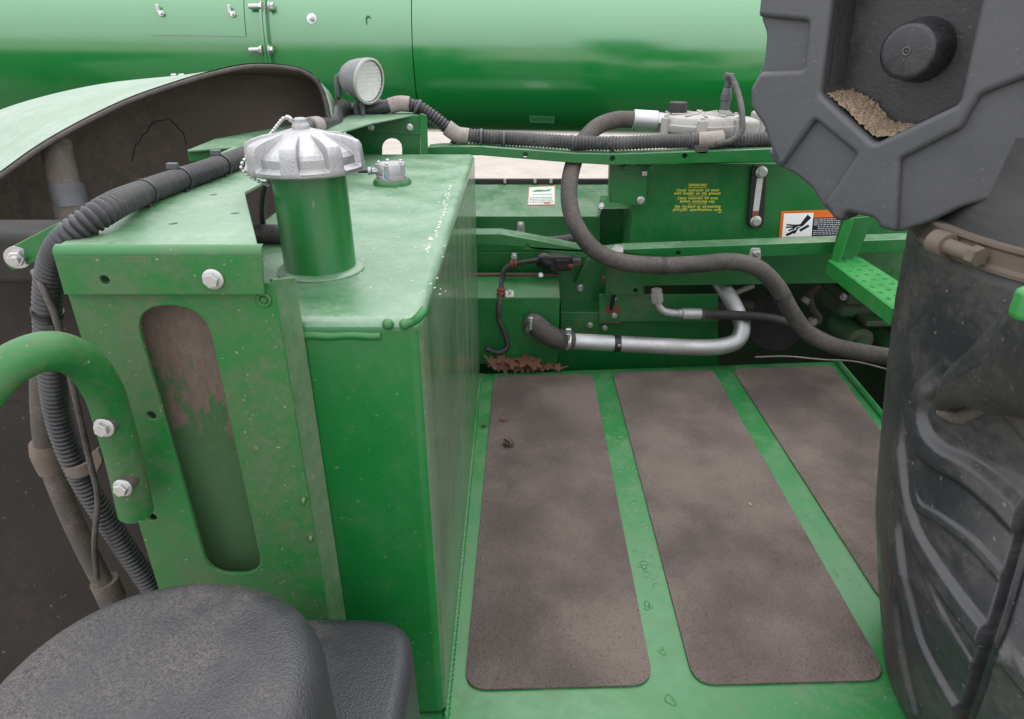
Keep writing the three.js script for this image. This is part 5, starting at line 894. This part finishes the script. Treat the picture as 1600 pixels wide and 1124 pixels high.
// ================================================================== LEAF LITTER AND CRUMBS
function leafGeo(seed) {
  const r = mulberry(seed), lob = 5, pts = []; for (let k = 0; k < 30; k++) { const a = k / 30 * 6.283, m = 0.55 + 0.45 * Math.pow(Math.abs(Math.cos(a * lob / 2)), 1.2) * (0.8 + 0.4 * r()); pts.push([Math.cos(a) * m, Math.sin(a) * m]); }
  const pos = [0, 0, 0], idx = [], uv = [0.02, 0.02], c1 = r() * 2 - 1, c2 = r() * 2 - 1; pts.forEach(([x, y]) => { pos.push(x, 0.25 * (c1 * x * x + c2 * y * y + 0.6 * (r() - 0.5)), y); uv.push(0.02 + x * 0.02, 0.02 + y * 0.02); });
  for (let k = 0; k < 30; k++) idx.push(0, 1 + (k + 1) % 30, 1 + k);
  const g = new THREE.BufferGeometry(); g.setAttribute('position', new THREE.Float32BufferAttribute(pos, 3)); g.setAttribute('uv', new THREE.Float32BufferAttribute(uv, 2)); g.setIndex(idx); g.computeVertexNormals(); return g;
}
M.leaf.side = THREE.DoubleSide;
{
  const r = mulberry(12), gs = [leafGeo(1), leafGeo(2), leafGeo(3), leafGeo(4)];
  const spots = [[800, 566, 0.026], [822, 563, 0.03], [812, 572, 0.022], [836, 568, 0.022], [790, 573, 0.02], [778, 570, 0.02], [846, 574, 0.018], [858, 572, 0.016], [768, 566, 0.018], [872, 574, 0.014], [805, 576, 0.016], [828, 575, 0.018], [784, 562, 0.018]];
  spots.forEach(([u, v, s], i) => { const p = PZ(u, v, -1.655 + 0.02 * r()), m = new THREE.Mesh(gs[i % 4], M.leaf); m.name = numbered('dry_leaf'); m.position.copy(p); m.position.y = Math.max(p.y, DY + 0.004); m.scale.setScalar(s); m.rotation.set(0.4 + r() * 0.8, r() * 6, (r() - 0.5) * 0.9); m.castShadow = m.receiveShadow = true; scene.add(m); meta(m, 'crumpled red brown dry leaf in the litter between tank and pipe elbow', 'leaf', 'dry leaves in the corner'); });
  single('twig', tube([PZ(757, 556, -1.63), PZ(764, 566, -1.63), PZ(774, 578, -1.62)], 0.0045, { radial: 8 }), M.twig, 'short brown twig leaning at the tank corner in the leaf litter', 'twig');
  single('twig', tube([PZ(826, 577, -1.65), PZ(860, 576, -1.65), PZ(888, 573, -1.655)], 0.0025, { radial: 8 }), M.twig, 'thin straight twig lying in front of the leaves', 'twig');
  const clod = new THREE.IcosahedronGeometry(0.011, 3), cp = clod.attributes.position, rr = mulberry(2), p0 = PY(795, 696, DY + 0.004);
  for (let i = 0; i < cp.count; i++) { const v = V(cp.getX(i), cp.getY(i), cp.getZ(i)), k = 1 + 0.25 * Math.sin(v.x * 600) * Math.cos(v.z * 500 + 1) + 0.15 * Math.sin(v.y * 900); cp.setXYZ(i, v.x * k * 1.1, v.y * k * 0.8, v.z * k); } clod.computeVertexNormals(); clod.translate(p0.x, DY + 0.0135, p0.z);
  single('soil_clod', boxUV(clod), M.twig, 'small brown soil clod lying on the grit mat beside the tank', 'clod');
  const crumb = (u, v, s, label) => { const p = PY(u, v, DY + 0.004), g = gs[1].clone(); g.scale(s, s, s); g.translate(p.x, DY + 0.0075, p.z); single('leaf_scrap', g, M.leaf, label, 'leaf scrap'); };
  crumb(787, 657, 0.010, 'dark curled leaf scrap on the mat behind the soil clod'); crumb(757, 664, 0.008, 'tiny leaf scrap at the foot of the tank side');
  const bl = new THREE.SphereGeometry(0.003, 10, 8); bl.scale(1, 0.5, 1.8); const bp = PY(1172, 789, DY + 0.004); bl.translate(bp.x, DY + 0.0055, bp.z); single('seed_grain', bl, M.tape, 'single pale seed on the middle grit mat', 'seed');
}
scene.traverse((o) => { delete o._b; });
renderer.render(scene, camera);
